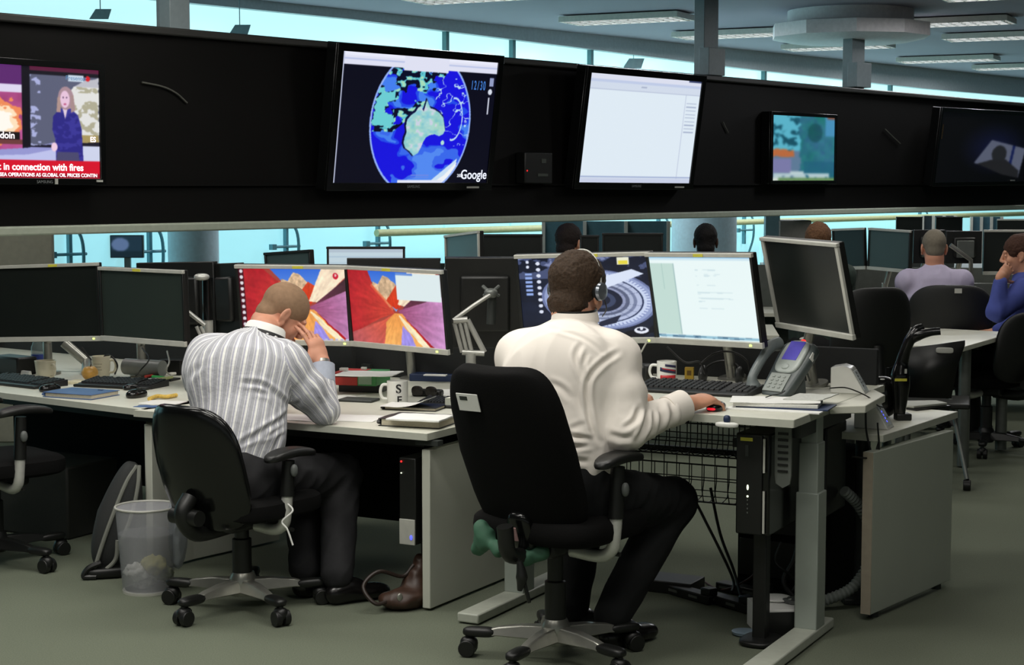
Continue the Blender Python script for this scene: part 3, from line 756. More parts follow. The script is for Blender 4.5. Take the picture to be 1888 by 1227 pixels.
# ================================================================ MONITORS
def monitor(label, BL, BR, TL, face_='dark', trim='silver', back=False, arm=None, group=None, sticker=None, led=None, thick=.045, strength=1.0, nx=200, ny=130, name='monitor', mg=.012):
    m, w_, h_ = frame(BL, BR, TL)
    t = thing(name, label, 'monitor', m=m, group=group)
    tm = SIL if trim in ('silver', 'all') else BLK
    bz = .016 if trim == 'silver' else .014
    MB().box((0, thick * .3, h_ / 2), (w_, thick * .6, h_)).build('casing', BLK, t, bevel=.004)
    mb = MB().box((0, thick * .8, h_ * .5), (w_ * .62, thick * .7, h_ * .62)); mb.build('back_cover', BLK, t, bevel=.012)
    MB().box((0, -.004, h_ - bz / 2), (w_ + .004, .016, bz)).build('top_bezel', tm, t, bevel=.002)
    MB().box((0, -.004, bz * .75), (w_ + .004, .016, bz * 1.5)).build('bottom_bezel', tm, t, bevel=.002)
    sb = BLK if trim != 'all' else SIL
    for q in (-1, 1): MB().box((q * (w_ / 2 - mg / 2), -.003, h_ / 2), (mg, .012, h_ - 2 * bz)).build('side_bezel', sb, t, bevel=.002)
    sw, sh = w_ - 2 * mg, h_ - 2.5 * bz
    if callable(face_): picture('screen', sw, sh, nx, ny, face_, t, y=-.001, z0=bz * 1.5, strength=strength, blur=2)
    else:
        MB().box((0, .001, bz * 1.5 + sh / 2), (sw, .004, sh)).build('screen', GSCR if face_ == 'grey' else mat('dim green grey screen', (44, 52, 48), .3, var=.1, scale=3) if face_ == 'mid' else DSCR, t)
    if sticker is not None:
        for sx_ in (sticker if hasattr(sticker, '__len__') else [sticker]):
            MB().box((sx_ * w_, -.013, h_ - bz * .5), (.05, .002, bz * .75)).build('sticker', YEL, t)
    if led: MB().box((led * w_, -.013, bz * .75), (.010, .004, .007)).build('power_light', GLED, t)
    if arm is not None:     # arm: world point on the desk where the stand sits
        q = m.inverted() @ V(arm); g = MB()
        st = MB().box((0, thick * 1.3, h_ * .45), (.12, .03, .12)).build('mount_plate', SILD, t, bevel=.004)
        z0 = q.z
        el = V((q.x * .5, max(thick * 1.6, q.y * .6), h_ * .1 + z0 * .3))
        g.tube([(0, thick * 1.5, h_ * .42), (q.x * .4, q.y * .5 + .06, h_ * .35), (q.x, q.y, z0 + .16)], .020, 10)
        g.tube([(q.x, q.y, z0), (q.x, q.y, z0 + .20)], .022, 12)
        g.cyl((q.x, q.y, z0), (q.x, q.y, z0 + .012), .06, n=20)
        g.build('monitor_arm', SILM, t)
    return t, w_, h_

# pictures on the lit monitors
def canyon(off=0.0, win=False, icons=True):
    def fn(u, v, c):
        n1 = vnoise(u, v, 9, 31, 4); n2 = vnoise(u * 2, v, 22, 33, 3); cx, cy = .56 + off, .43
        ang = np.arctan2(v - cy, (u - cx) * 1.5); rr = np.hypot((u - cx) * 1.5, v - cy)
        n3 = vnoise((ang + 4) * 2.2, rr * 1.2, 5, 35, 3); st = .12 * (np.sin(ang * 40 + n1 * 6) * .5 + .5) + .55 * n3 + .33 * n2; gl = np.clip(rr / .8, 0, 1)
        def fill(poly, c0, c1, c2=None):      # c0 near the meeting point, c1 away from it, streaked
            p = inpoly(u + (n1 - .5) * .02, v + (n1 - .5) * .02, poly)
            for k in range(3):
                base = c0[k] * (1 - gl) + c1[k] * gl; c[..., k][p] = (base * (.78 + .42 * st))[p]
        c[:] = (168, 70, 60)
        p = inpoly(u, v, [(cx, cy + .02), (cx - .34, 1.01), (cx + .24, 1.01)]); 
        for k, (a_, b_) in enumerate(((120, 56), (170, 110), (240, 220))): c[..., k][p] = (a_ * (1 - (v - .5) * 2) + b_ * (v - .5) * 2)[p]
        q = inpoly(u + n1 * .03, v + n1 * .05, [(cx - .25, .74), (cx - .21, .88), (cx - .16, .84), (cx - .10, .97), (cx - .04, .94), (cx + .01, .87), (cx + .05, .80), (cx + .03, .6), (cx - .1, .5), (cx - .25, .6)])
        for k, b_ in enumerate((250, 212, 170)): c[..., k][q] = (b_ * (.62 + .5 * n2))[q]
        fill([(cx - .10, .60), (cx + .02, .82), (cx + .08, .76), (cx + .05, .52), (cx, .48)], (206, 50, 24), (240, 96, 50))
        fill([(cx + .02, cy + .12), (cx + .10, .84), (cx + .15, 1.01), (cx + .46, 1.01), (cx + .28, .76), (cx + .10, cy + .10)], (255, 232, 200), (255, 232, 204))
        fill([(cx + .09, cy + .10), (cx + .30, .78), (cx + .46, .98), (1.01, 1.01), (1.01, .5), (cx + .06, cy + .04)], (120, 50, 80), (66, 44, 50))
        fill([(cx + .02, cy + .04), (1.01, .70), (1.01, -.01), (cx + .32, -.01), (cx + .05, cy - .03)], (150, 70, 110), (208, 150, 204))
        fill([(-.01, 1.01), (.22, 1.01), (cx - .24, .80), (cx - .05, cy + .06), (cx - .02, cy), (cx - .16, .36), (-.01, .10)], (214, 76, 56), (186, 36, 46))
        fill([(cx - .02, cy), (cx - .14, .33), (-.01, .12), (-.01, -.01), (cx - .14, -.01), (cx - .1, .3)], (224, 90, 60), (196, 92, 96))
        fill([(cx - .02, cy), (cx + .06, cy), (cx + .20, .2), (cx + .34, -.01), (cx - .15, -.01), (cx - .12, .3)], (244, 160, 80), (250, 190, 110))
        fill([(cx + .06, cy - .16), (cx + .12, .18), (cx + .19, -.01), (cx + .02, -.01)], (170, 150, 240), (160, 150, 240))
        fill([(cx + .03, cy - .02), (cx + .16, .24), (cx + .34, -.01), (cx + .26, -.01), (cx + .13, .17), (cx + .02, cy - .04)], (255, 236, 190), (255, 240, 206))
        fill([(cx + .07, cy - .03), (cx + .37, -.01), (cx + .33, -.01)], (180, 20, 20), (170, 20, 24))
        p = inpoly(u, v, [(cx - .26, .79), (cx - .04, cy + .03), (cx - .02, cy + .06), (cx - .25, .83)]); put(c, p, (236, 110, 70), .7)
        if icons:
            k = (u < .05); put(c, k, (70, 16, 30)); yy = (v * 12) % 1
            put(c, k & (np.hypot((u - .025) / .017, (yy - .5) / .30) < 1) & (v > .03), (226, 220, 226))
            put(c, np.hypot((u - .91) / .026, (v - .90) / .045) < 1, (206, 24, 54)); put(c, (np.hypot((u - .91) / .010, (v - .91) / .022) < 1), (240, 190, 190))
            put(c, (v < .022) & (u > .6) & (np.sin(u * 130) > -.2), (190, 190, 224))
        if win:
            put(c, (u > .52) & (v > .62) & (v < .985) & (u < .985), (226, 240, 242)); put(c, (u > .52) & (v > .955) & (u < .70) & (v < .985), (110, 150, 220))
        return c
    return fn
def ringbuilding(u, v, c):
    n1 = vnoise(u, v, 8, 51, 4); c[:] = np.stack([16 + 14 * n1, 20 + 18 * n1, 34 + 28 * n1], -1)
    put(c, (v > .74) & (n1 > .52), (74, 84, 120)); put(c, (v > .86) & (n1 > .6), (130, 140, 180))
    cx, cy = .60, .47; x = (u - cx) + (v - cy) * .12; r = np.hypot(x / .42, (v - cy) / .36); a = np.arctan2(v - cy, u - cx)
    put(c, r < 1.04, (112, 124, 168)); put(c, r < .99, (150, 164, 206)); put(c, (r < .92), (206, 218, 246)); put(c, (r < .92) & (np.sin(a * 70) > .5) & (r > .86), (128, 140, 190))
    put(c, (r < .80), (40, 50, 84)); put(c, (r < .77), (186, 196, 226)); put(c, (r < .68), (124, 134, 166)); put(c, r < .62, (176, 186, 214)); put(c, r < .55, (92, 100, 128)); put(c, r < .48, (150, 158, 190)); put(c, r < .42, (26, 32, 54)); put(c, r < .30, (60, 70, 100)); put(c, (r < .2), (24, 28, 48))
    put(c, (r > .42) & (r < .80) & (np.abs(np.sin(a * 12)) < .05), (60, 70, 110))
    put(c, inpoly(u, v, [(.55, .72), (.86, .84), (.95, .78), (.64, .60)]), (222, 232, 252)); put(c, inpoly(u, v, [(.28, .20), (.52, .14), (.60, .30), (.46, .30)]), (230, 240, 255))
    put(c, inpoly(u, v, [(.56, .12), (.72, .18), (.76, .28), (.60, .20)]), (30, 36, 60))
    put(c, (v < .14) & (r > 1.04) & (n1 < .5), (10, 12, 24))
    for i in range(6): put(c, (np.abs(u - .072) < .026) & (np.abs(v - (.80 - i * .05)) < .014), (150, 176, 236))
    for i in range(9): put(c, np.hypot((u - .15) / .017, (v - (.93 - i * .075)) / .022) < 1, (226, 232, 250))
    for i in range(2): put(c, np.hypot((u - .07) / .012, (v - (.95 - i * .06)) / .02) < 1, (226, 232, 250))
    put(c, (u > .755) & (u < .845) & (v > .895) & (v < .985), (240, 240, 214)); put(c, (u > .765) & (u < .835) & (v > .90) & (v < .945), (236, 220, 70))
    rr = np.hypot((u - .905) / .055, (v - .085) / .042); put(c, (rr < 1), (236, 240, 252)); put(c, (np.hypot((u - .905) / .035, (v - .095) / .02) < 1), (20, 24, 50)); put(c, (np.hypot((u - .905) / .012, (v - .105) / .02) < 1), (236, 240, 252))
    return c
def document(u, v, c):
    c[:] = (236, 250, 250); put(c, v > .955, (208, 232, 244)); put(c, v > .985, (90, 160, 210))
    put(c, (u < .24) & (v < .92) & (v > .05), (196, 222, 214)); put(c, (u > .235) & (u < .243) & (v > .05) & (v < .92), (160, 190, 190)); put(c, (np.abs(u - .12) < .003) & (v > .6) & (v < .92), (160, 196, 190))
    n1 = vnoise(u * 3, v * 60, 6, 61, 1)
    for y in (.84, .79, .77, .75, .66, .57, .55, .50, .46, .40, .38, .33, .26): put(c, (np.abs(v - y) < .006) & (u > .45) & (u < .62 + .2 * math.sin(y * 90)) & (n1 > .35), (206, 226, 232))
    put(c, (v < .045) & (v > .01), (150, 196, 216)); put(c, (v < .04) & (v > .012) & (n1 > .55), (70, 110, 140)); return c
def blankwin(u, v, c):
    c[:] = (206, 226, 236); put(c, v > .88, (190, 206, 220)); put(c, (v > .72) & (v < .74), (160, 190, 214)); put(c, (v < .6) & (np.abs((v * 18) % 1 - .5) < .12), (180, 206, 222)); return c

def P3(x, y, z_or): return D(x, y, z_or)
ya = .35
# right desk pair: depths picked so that each screen is a 24 inch panel facing its user
monitor('monitor showing a ring-shaped building, left screen of the man in the white shirt', D(963, 634, 7.22), D(1213, 632, 7.05), D(951, 470, 7.16), ringbuilding, led=.44, sticker=.07,
        arm=U(1085, 690, ZA), nx=300, ny=200, strength=.95)
monitor('monitor showing a white document, right screen of the man in the white shirt', D(1214, 632, 7.02), D(1409, 643, 6.62), D(1201, 466, 6.96), document, led=.40, sticker=.02,
        arm=U(1350, 700, ZA), strength=.97)
monitor('large unlit monitor with a silver frame turned sideways at the right of the raised desk', D(1435, 603, 6.75), D(1577, 627, 6.28), D(1407, 437, 6.70), 'dark', 'all', mg=.018,
        arm=U(1500, 712, ZA))
# middle desk pair
monitor('monitor with red canyon wallpaper and icons, the left one behind the bowed head', D(446, 634, 7.72), D(650, 638, 7.72 - .12), D(432, 488, 7.66), canyon(.07, False), led=.44, sticker=.07,
        arm=U(560, 700, ZM), nx=260, ny=170, strength=.95)
monitor('monitor with red canyon wallpaper and a white window, facing the man in the striped shirt', D(650, 638, 7.58), D(829, 655, 7.18), D(641, 490, 7.54), canyon(-.06, True, False), led=.40, sticker=-.05,
        arm=U(760, 700, ZM), nx=240, ny=160, strength=.95)
# left desk pair
monitor('wide unlit monitor at the left edge behind the apple', D(-60, 632, 8.35), D(189, 629, 8.05), D(-60, 492, 8.35), 'dark', led=.45, sticker=.18, arm=U(90, 690, ZM))
monitor('unlit monitor between the left edge monitor and the striped shirt', D(189, 628, 8.03), D(344, 640, 7.72), D(184, 492, 8.02), 'mid', sticker=-.03, arm=U(262, 694, ZM))
# backs of the monitors of the opposite row
mback = monitor('back of a black monitor with a silver jointed arm, between the two lit pairs', D(968, 640, 7.75), D(822, 640, 7.75), D(955, 474, 7.70), trim='black', arm=None)
monitor('back of a black monitor just right of the unlit left desk monitors', D(404, 625, 8.3), D(262, 625, 8.45), D(404, 482, 8.3), trim='black', arm=U(392, 640, ZM))
monitor('narrow turned black monitor left of the canyon wallpaper', D(452, 618, 8.2), D(404, 618, 8.32), D(452, 484, 8.2), trim='black')
monitor('low black monitor back behind the white window screen', D(812, 560, 8.4), D(641, 560, 8.4), D(812, 476, 8.4), trim='black')
# jointed arms seen in front of the two monitor backs
AR = mat('light brushed metal arm', (190, 190, 184), .35, .45)
tb = mback[0]
g = MB(); g.tube([D(905, 543, 7.50), D(870, 566, 7.46), D(836, 591, 7.44)], .009, 10); g.build('monitor_arm', AR, tb, world=True)
g = MB()
for dx in (0, 9, 18): g.tube([D(838 + dx, 596 - dx * .3, 7.44), D(852 + dx, 650, 7.44)], .009, 10)
g.tube([D(836, 592, 7.44), D(862, 590, 7.44)], .014, 10); g.tube([D(862, 590, 7.45), D(893, 650, 7.45)], .012, 10)
g.tube([D(852, 650, 7.44), D(893, 652, 7.44)], .012, 10); g.tube([D(868, 652, 7.44), V((D(868, 652, 7.44).x, 7.44, ZM))], .022, 14); g.build('lower_arm', AR, tb, world=True)
h_ = D(905, 541, 7.52); g = MB()
g.sell((h_.x, h_.y, h_.z), (.030, .03, .022), .8, .9)
for dx, dz in ((-.035, .028), (.035, .028), (-.03, -.012), (.034, -.012)): g.tube([h_, h_ + V((dx, .04, dz))], .008, 8)
g.build('arm_joint', SILD, tb, world=True)
MB().tube([D(907, 548, 7.55), D(905, 598, 7.55)], .020, 12).build('cable_cover', GRYD, tb, world=True)
t = thing('support_arm', 'dark pole with silver collar and slanting arm right of the unlit left desk monitors', 'arm', (D(385, 600, 7.95).x, 7.95, ZM))
MB().tube([D(383, 512, 7.95), D(384, 590, 7.95)], .026, 14).build('upper_pole', BLKG, t, world=True)
MB().tube([D(384, 588, 7.95), V((D(384, 620, 7.95).x, 7.95, ZM))], .022, 14).build('collar', AR, t, world=True)
MB().sell(tuple(D(372, 511, 7.90)), (.035, .03, .016), .8, .9).build('hinge', AR, t, world=True)
MB().tube([D(345, 574, 7.85), D(378, 600, 7.85)], .010, 10).build('slanting_arm', AR, t, world=True)
for dx in (0, 8): MB().tube([D(362 + dx, 602, 7.85), D(374 + dx, 628, 7.85)], .008, 10).build('arm_strut', AR, t, world=True)
# background monitors
G2 = 'monitors of the rows behind'
for (x0, y0, x1, y1, d0, d1_, top, fc, tr, lab) in [
    (491, 510, 575, 505, 9.2, 9.0, 466, 'grey', 'black', 'small tilted monitor behind the canyon wallpaper, left of the white lit one'),
    (603, 520, 747, 520, 9.6, 9.6, 455, blankwin, 'black', 'white lit monitor standing behind the canyon wallpaper pair'),
    (823, 500, 885, 495, 9.6, 9.1, 434, 'grey', 'all', 'turned grey-green monitor just above the silver jointed arm'),
    (888, 500, 1000, 500, 10.4, 10.4, 432, 'dark', 'black', 'unlit monitor left of the dark-haired head in the back row'),
    (1070, 492, 1104, 492, 11.0, 11.0, 434, 'dark', 'black', 'narrow brownish monitor just right of the dark-haired head in the back row'),
    (1110, 495, 1222, 495, 11.0, 11.0, 430, 'dark', 'black', 'unlit monitor between the two heads in the back row'),
    (1537, 498, 1596, 497, 12.6, 12.4, 422, 'dark', 'silver', 'unlit monitor just right of the head of brown hair'),
    (1600, 497, 1677, 504, 12.4, 12.1, 420, 'grey', 'silver', 'grey-green monitor left of the man in the lilac shirt'),
    (1812, 507, 1900, 507, 12.4, 12.4, 424, 'dark', 'silver', 'unlit monitor behind the man in the blue shirt'),
    (1725, 428, 1774, 428, 18, 18, 400, 'dark', 'black', 'small distant monitor above the lilac shirted man, right one of two'),
    (1652, 428, 1700, 428, 18, 18, 400, 'dark', 'black', 'small distant monitor above the grey-green monitor'),
    (1838, 430, 1900, 430, 17, 17, 404, 'dark', 'silver', 'small distant monitor in the far right corner above the blue shirted man')]:
    monitor(lab, D(x0, y0, d0), D(x1, y1, d1_), D(x0, top, d0), fc, tr, nx=80, ny=50, group=None, strength=.85, arm=V((D((x0 + x1) / 2, 430, (d0 + d1_) / 2).x, (d0 + d1_) / 2 + .12, .80 if d0 > 15 else .74)))
monitor('back of a black monitor with a slanting silver arm right of the bald man', D(1808, 486, 12.2), D(1742, 486, 12.2), D(1808, 426, 12.2), trim='black', arm=V((3.15, 12.35, .74)))
monitor('back of a black monitor directly behind the bald man in the lilac shirt', D(1740, 486, 12.4), D(1682, 486, 12.4), D(1740, 424, 12.4), trim='black', arm=V((2.95, 12.55, .74)))
one('slanting_arm', MB().tube([D(1752, 452, 12.0), D(1790, 480, 12.0), V((D(1792, 500, 12.1).x, 12.1, .75))], .016, 8), SILM, 'slanting silver support arm right of the bald head', 'arm')

# back desks that carry those monitors
def plain_desk(label, cx, cy, sx, sy, z, yaw=0.0, m=None):
    t = thing('office_desk', label, 'desk', (cx, cy, 0), yaw)
    MB().box((0, 0, z - .014), (sx, sy, .028)).build('desk_top', m or WHT, t, bevel=.003)
    for x in (-sx / 2 + .06, sx / 2 - .06):
        g = MB(); g.box((x, 0, z / 2), (.06, .06, z - .03)); g.box((x, 0, .02), (.06, sy * .8, .04)); g.build('leg', SILD, t, bevel=.004)
    MB().box((0, sy * .4, z * .55), (sx * .95, .02, z * .6)).build('under_desk_shade_panel', GRYD, t)
    return t
plain_desk('white desk in the back row carrying the unlit monitors by the dark-haired head', .4, 10.9, 2.5, .8, .74, -.1)
plain_desk('grey desk behind the middle desk, carrying the white lit monitor', -1.15, 10.05, 2.4, .8, .74, -.2, GRY)
plain_desk('grey desk row behind the bald man, carrying the grey-green monitor', 3.0, 12.45, 3.6, .8, .74, -.1)
plain_desk('distant desk row at the far right', 4.6, 17.9, 4.0, 1.2, .80, -.1, GRY)
for (cx, cy, sx, z0_, z1_, yw, lab) in [(3.0, 12.9, 3.7, .10, 1.02, -.1, 'grey office divider behind the monitors around the bald man'), (.9, 12.8, 3.3, .10, 1.05, -.1, 'grey office divider behind the two back row heads')]:
    t = thing('desk_divider', lab, 'divider', (cx, cy + .1, 0), yw)
    MB().box((0, 0, (z0_ + z1_) / 2), (sx, .04, z1_ - z0_)).build('screen_panel', mat('dark grey fabric screen', (84, 88, 84), .9), t, bevel=.004)
    for x in (-sx / 2 + .2, 0, sx / 2 - .2): MB().box((x, 0, .05), (.05, .3, .10)).build('foot', GRYD, t)
for (x0, x1, y0, d_, col, lab) in [(1002, 1232, 408, 15.2, (74, 108, 118), 'teal glass partition behind the dark-haired head'), (1700, 1760, 398, 20, (34, 44, 50), 'dark coats and screens far behind the bald man, left group'), (1790, 1846, 400, 20.5, (52, 84, 96), 'teal screen far behind at the right')]:
    a = D(x0, y0, d_); b = D(x1, y0, d_)
    tq = thing('glass_partition', lab, 'partition', ((a.x + b.x) / 2, d_, 0))
    MB().box((0, 0, a.z / 2), (b.x - a.x, .04, a.z)).build('panel', mat('partition %d %d' % (x0, y0), col, .3), tq)
    for q in (-.5, -.17, .16, .5): MB().box((q * (b.x - a.x), -.03, a.z / 2), (.03, .03, a.z)).build('upright', SIL, tq)
# tapered white desk in front of the bald man
z = .73
t = thing('meeting_desk', 'tapered white desk in front of the mesh chair of the bald man', 'desk', (U(1760, 625, z).x, U(1760, 625, z).y, 0))
flat_top(t, [U(1655, 637, z), U(1776, 640, z), U(1871, 613, z), U(1657, 602, z)], z)
for (px, py) in ((1780, 632), (1672, 618), (1850, 615)):
    q = U(px, py, z); MB().cyl((q.x, q.y, .01), (q.x, q.y, z - .03), .035, n=14).build('leg', SILD, t, world=True)

# ================================================================ OFFICE CHAIRS
def star_base(t, r=.31, yaw=0.0, col_top=.42, arm_m=None):
    am = arm_m or SILM
    for i in range(5):
        a = yaw + 2 * PI * i / 5 + PI / 2; R = MX.Rotation(a - PI / 2, 4, 'Z')
        mb = MB(R)
        vs = []; fs = []
        sec = [(.03, .036, .075, .125), (.12, .030, .078, .122), (.20, .024, .080, .110), (r * .76, .022, .078, .100)]
        for (y, hw, z0, z1) in sec: vs += [(-hw, y, z0), (hw, y, z0), (hw * .6, y, z1), (-hw * .6, y, z1)]
        for k in range(len(sec) - 1):
            b = 4 * k; fs += [(b, b + 1, b + 5, b + 4), (b + 1, b + 2, b + 6, b + 5), (b + 2, b + 3, b + 7, b + 6), (b + 3, b, b + 4, b + 7)]
        fs += [(3, 2, 1, 0), (12, 13, 14, 15)]
        mb.add(vs, fs); lg = mb.build('base_arm', am, t, bevel=.004)
        mb = MB(R); mb.sell((0, r * .86, .088), (.026, r * .20, .018), .7, .6, 16, 10); mb.build('arm_cap', BLK, lg)
        c_ = MB(R); c_.cyl((-.030, r, .030), (-.006, r, .030), .030, n=20); c_.cyl((.006, r, .030), (.030, r, .030), .030, n=20)
        c_.cyl((0, r, .03), (0, r, .085), .010, n=8); c_.sell((0, r - .004, .045), (.026, .032, .026), .8, .9, 14, 8)
        c_.build('caster', BLK, t, bevel=.003)
    MB().lathe([(.045, .06), (.05, .07), (.05, .13), (.04, .15)], n=24).build('hub', am, t)
    MB().lathe([(.037, .13), (.037, .28), (.028, .285), (.028, col_top)], n=24).build('gas_column', BLK, t)
def armrest(t, s, seat_z, pad_z, yb=0.0, out=.29, padl=.13):
    g = MB(); g.tube(curve_pts([(s * .08, yb, seat_z - .10), (s * (out - .06), yb, seat_z - .105), (s * (out - .012), yb + .003, seat_z - .08), (s * out, yb + .005, seat_z - .02), (s * (out + .005), yb + .01, seat_z + .09)], 6), .022, 12)
    br = g.build('arm_bracket', mat('brushed light aluminium', (206, 206, 200), .4, .35), t)
    MB().tube([(s * (out + .002), yb + .008, seat_z + .03), (s * (out + .004), yb + .015, pad_z - .03)], [.027, .024], 14).build('arm_post', BLK, t)
    MB().sell((s * (out + .036), yb + .012, seat_z + .13), (.012, .016, .024), .9, .9, 12, 8).build('adjuster', GRY, br)
    MB().sell((s * out, yb + .03, pad_z), (.045, padl, .018), .55, .75, 24, 10, fn=lambda x, y, z: [x, y, z - 1.1 * y * y]).build('arm_pad', BLK, t)
def office_chair(label, c, fdir, kind, seat_z, base_yaw=0.0, group=None, armm=None):
    yw = yaw_of(fdir); t = thing('office_chair', label, 'chair', (c.x, c.y, 0), yw, group)
    star_base(t, .31, base_yaw - yw, seat_z - .08, armm)
    MB().box((0, 0, seat_z - .085), (.16, .26, .06)).build('mechanism', BLK, t, bevel=.015)
    g = MB(); g.tube([(.06, .0, seat_z - .09), (.20, .02, seat_z - .10), (.25, .02, seat_z - .10)], .008, 8); g.build('lever', BLK, t)
    return t
def tall_back_chair():
    c = V((.150, 5.90, 0)); f = (.58, .815); sz = .50
    t = office_chair('tall black leather office chair under the man in the white shirt', c, f, 'tall', sz, base_yaw=.12)
    MB().sell((0, .03, sz - .015), (.26, .25, .055), .5, .5, 36, 14).build('seat', BLKM, t)
    rc = .42
    def bend(x, y, z):   # z from -.30..+.30
        y2 = y + .9 * x * x - .10 * math.sin((z + .30) * 3.2) * .3
        return [x * (1 - .16 * max(0, z / .30) ** 2 - .10 * max(0, -z / .30) ** 2), y2, z]
    M_ = MX.Translation((0, -.245, sz + .255)) @ MX.Rotation(.36, 4, 'X')
    MB(M_).sell((0, 0, 0), (.225, .045, .325), .32, .42, 44, 28, fn=bend).build('backrest', BLKM, t)
    MB(M_).sell((0, .025, 0), (.205, .05, .30), .4, .45, 40, 24, fn=bend).build('back_cushion', LEATH, t)
    MB(M_).box((-.075, -.0800, .225), (.085, .003, .062)).build('paper_label', PAP, t)
    MB(M_).box((-.09, -.0820, .240), (.03, .001, .014)).build('label_print', GRYD, t)
    MB(M_).sell((.0, -.052, -.265), (.050, .030, .075), .7, .8).build('height_knob', BLKG, t)
    MB(M_).box((-.01, -.083, -.262), (.022, .003, .05)).build('arrow_label', mat('pale sticker with red arrow', (190, 150, 150), .5), t)
    MB().tube(curve_pts([(0, -.30, sz + .02), (0, -.27, sz - .08), (0, -.12, sz - .10)], 6), .028, 10).build('back_support', BLK, t)
    armrest(t, 1, sz, .735, -.02, .250); armrest(t, -1, sz, .735, -.02, .250)
    return t
tc = tall_back_chair()
def round_back_chair(label, c, f, sz, z_mid, hh, hw=.235, arms=True, tilt=.14, name_m=None, base_yaw=0.0, group=None, armm=None, pad=.64):
    t = office_chair(label, c, f, 'round', sz, base_yaw=base_yaw, group=group, armm=armm)
    MB().sell((0, .03, sz - .02), (.245, .24, .05), .5, .5, 32, 12).build('seat', BLKM, t)
    def bend(x, y, z): return [x * (1 - .18 * max(0, z / hh) ** 2), y + 1.1 * x * x + .25 * max(0, -z) ** 1.5, z]
    M_ = MX.Translation((0, -.27, z_mid)) @ MX.Rotation(tilt, 4, 'X')
    MB(M_).sell((0, 0, 0), (hw, .032, hh), .55, .75, 40, 24, fn=bend).build('backrest', name_m or BLKG, t)
    MB(M_).sell((0, .028, 0), (hw * .93, .035, hh * .95), .6, .75, 36, 20, fn=bend).build('back_cushion', BLKM, t)
    MB().tube(curve_pts([(0, -.27, z_mid - hh * .4), (0, -.31, sz - .02), (0, -.24, sz - .10), (0, -.05, sz - .10)], 6), .032, 10).build('back_support', BLK, t)
    MB().cyl((-.07, -.29, sz - .03), (.07, -.29, sz - .03), .03, n=16).build('back_joint', BLK, t)
    if arms: armrest(t, 1, sz, pad, 0.0, hw + .005); armrest(t, -1, sz, pad, 0.0, hw + .005)
    return t
rc_ = round_back_chair('black chair with a rounded glossy plastic back under the man in the striped shirt', V((-1.045, 6.62, 0)), (.58, .815), .44, .585, .255, .225, tilt=.24, base_yaw=0.0, pad=.635)
# white string tied to the arm bracket
q = WMX[rc_.name] @ V((.225, .01, .42))
one('tied_string', MB().tube(curve_pts([q + V((0, -.02, .03)), q + V((.03, -.04, 0)), q + V((-.01, -.045, -.04)), q + V((.01, -.05, -.07)), q + V((.03, -.05, -.13))], 6), .0035, 6), PAP,
    'white string tied around the armrest bracket of the rounded back chair', 'string')
round_back_chair('empty black chair cut off by the left edge, in front of the far left desk', V((-2.24, 7.42, 0)), (.75, .66), .46, .64, .25, base_yaw=.4, armm=BLK, pad=.70)
mesh_m = mat('black chair mesh', (18, 20, 19), .6, bump=.4, scale=400)
def mesh_chair(label, px, py_top, dep, f, hw, hh, arms=True):
    p = D(px, py_top, dep); z_mid = p.z - hh
    t = round_back_chair(label, V((p.x + f[0] * .3, p.y + f[1] * .3, 0)), f, .47, z_mid, hh, hw, arms, .12, mesh_m, .3, armm=BLK, pad=.68)
    return t
bc = mesh_chair('black mesh-backed chair of the bald man in the lilac shirt', 1757, 526, 10.95, (.12, .99), .27, .20)
M_ = WMX[bc.name] @ MX.Translation((.03, -.31, D(1757, 526, 10.95).z - .035))
MB(M_).box((0, -.015, 0), (.045, .006, .03)).build('label', SIL, bc, world=True)
mesh_chair('empty black chair behind the turned silver-framed monitor', 1625, 530, 9.0, (-.35, .93), .24, .22)
mesh_chair('black chair of the man in the blue shirt at the right edge', 1905, 575, 10.4, (-.7, .7), .25, .22)
# folding chair behind the curved stand
p = D(1728, 632, 9.3)
t = thing('folding_chair', 'black folding chair on pale wheeled legs, with a slot in its back', 'chair', (p.x, p.y, 0), -.25)
mb = MB(); zt = p.z
mb.add([(-.20, 0, zt - .04), (.0, 0, zt - .01), (.145, 0, zt + .015), (.145, 0, zt - .01), (.11, .0, zt - .12), (.08, 0, zt - .30), (-.20, 0, zt - .30)], [(0, 1, 2, 3, 4, 5, 6)])
mb.build('backrest', BLK, t, sol=.02)
MB().sell((.04, -.014, zt - .04), (.046, .004, .016), .5, .6).build('grip_slot', SIL, t)
MB().box((-.02, .20, .45), (.40, .40, .03)).build('seat', BLK, t, bevel=.01)
iv = WMX[t.name].inverted(); f1 = iv @ U(1783, 885, .06); g1 = iv @ D(1752, 733, 9.5)
for (a_, b_) in ((g1, f1), (V((-.18, .1, .46)), V((-.22, .0, .05))), (V((-.16, .38, .46)), V((-.2, .5, .05)))):
    MB().tube([a_, b_], .013, 8).build('leg', SILD, t)
    MB().cyl((b_.x - .02, b_.y, .03), (b_.x + .02, b_.y, .03), .03, n=16).build('caster', BLK, t, bevel=.004)
MB().tube([(g1.x, g1.y, g1.z), (.0, .3, .44)], .012, 8).build('side_rail', SILD, t)

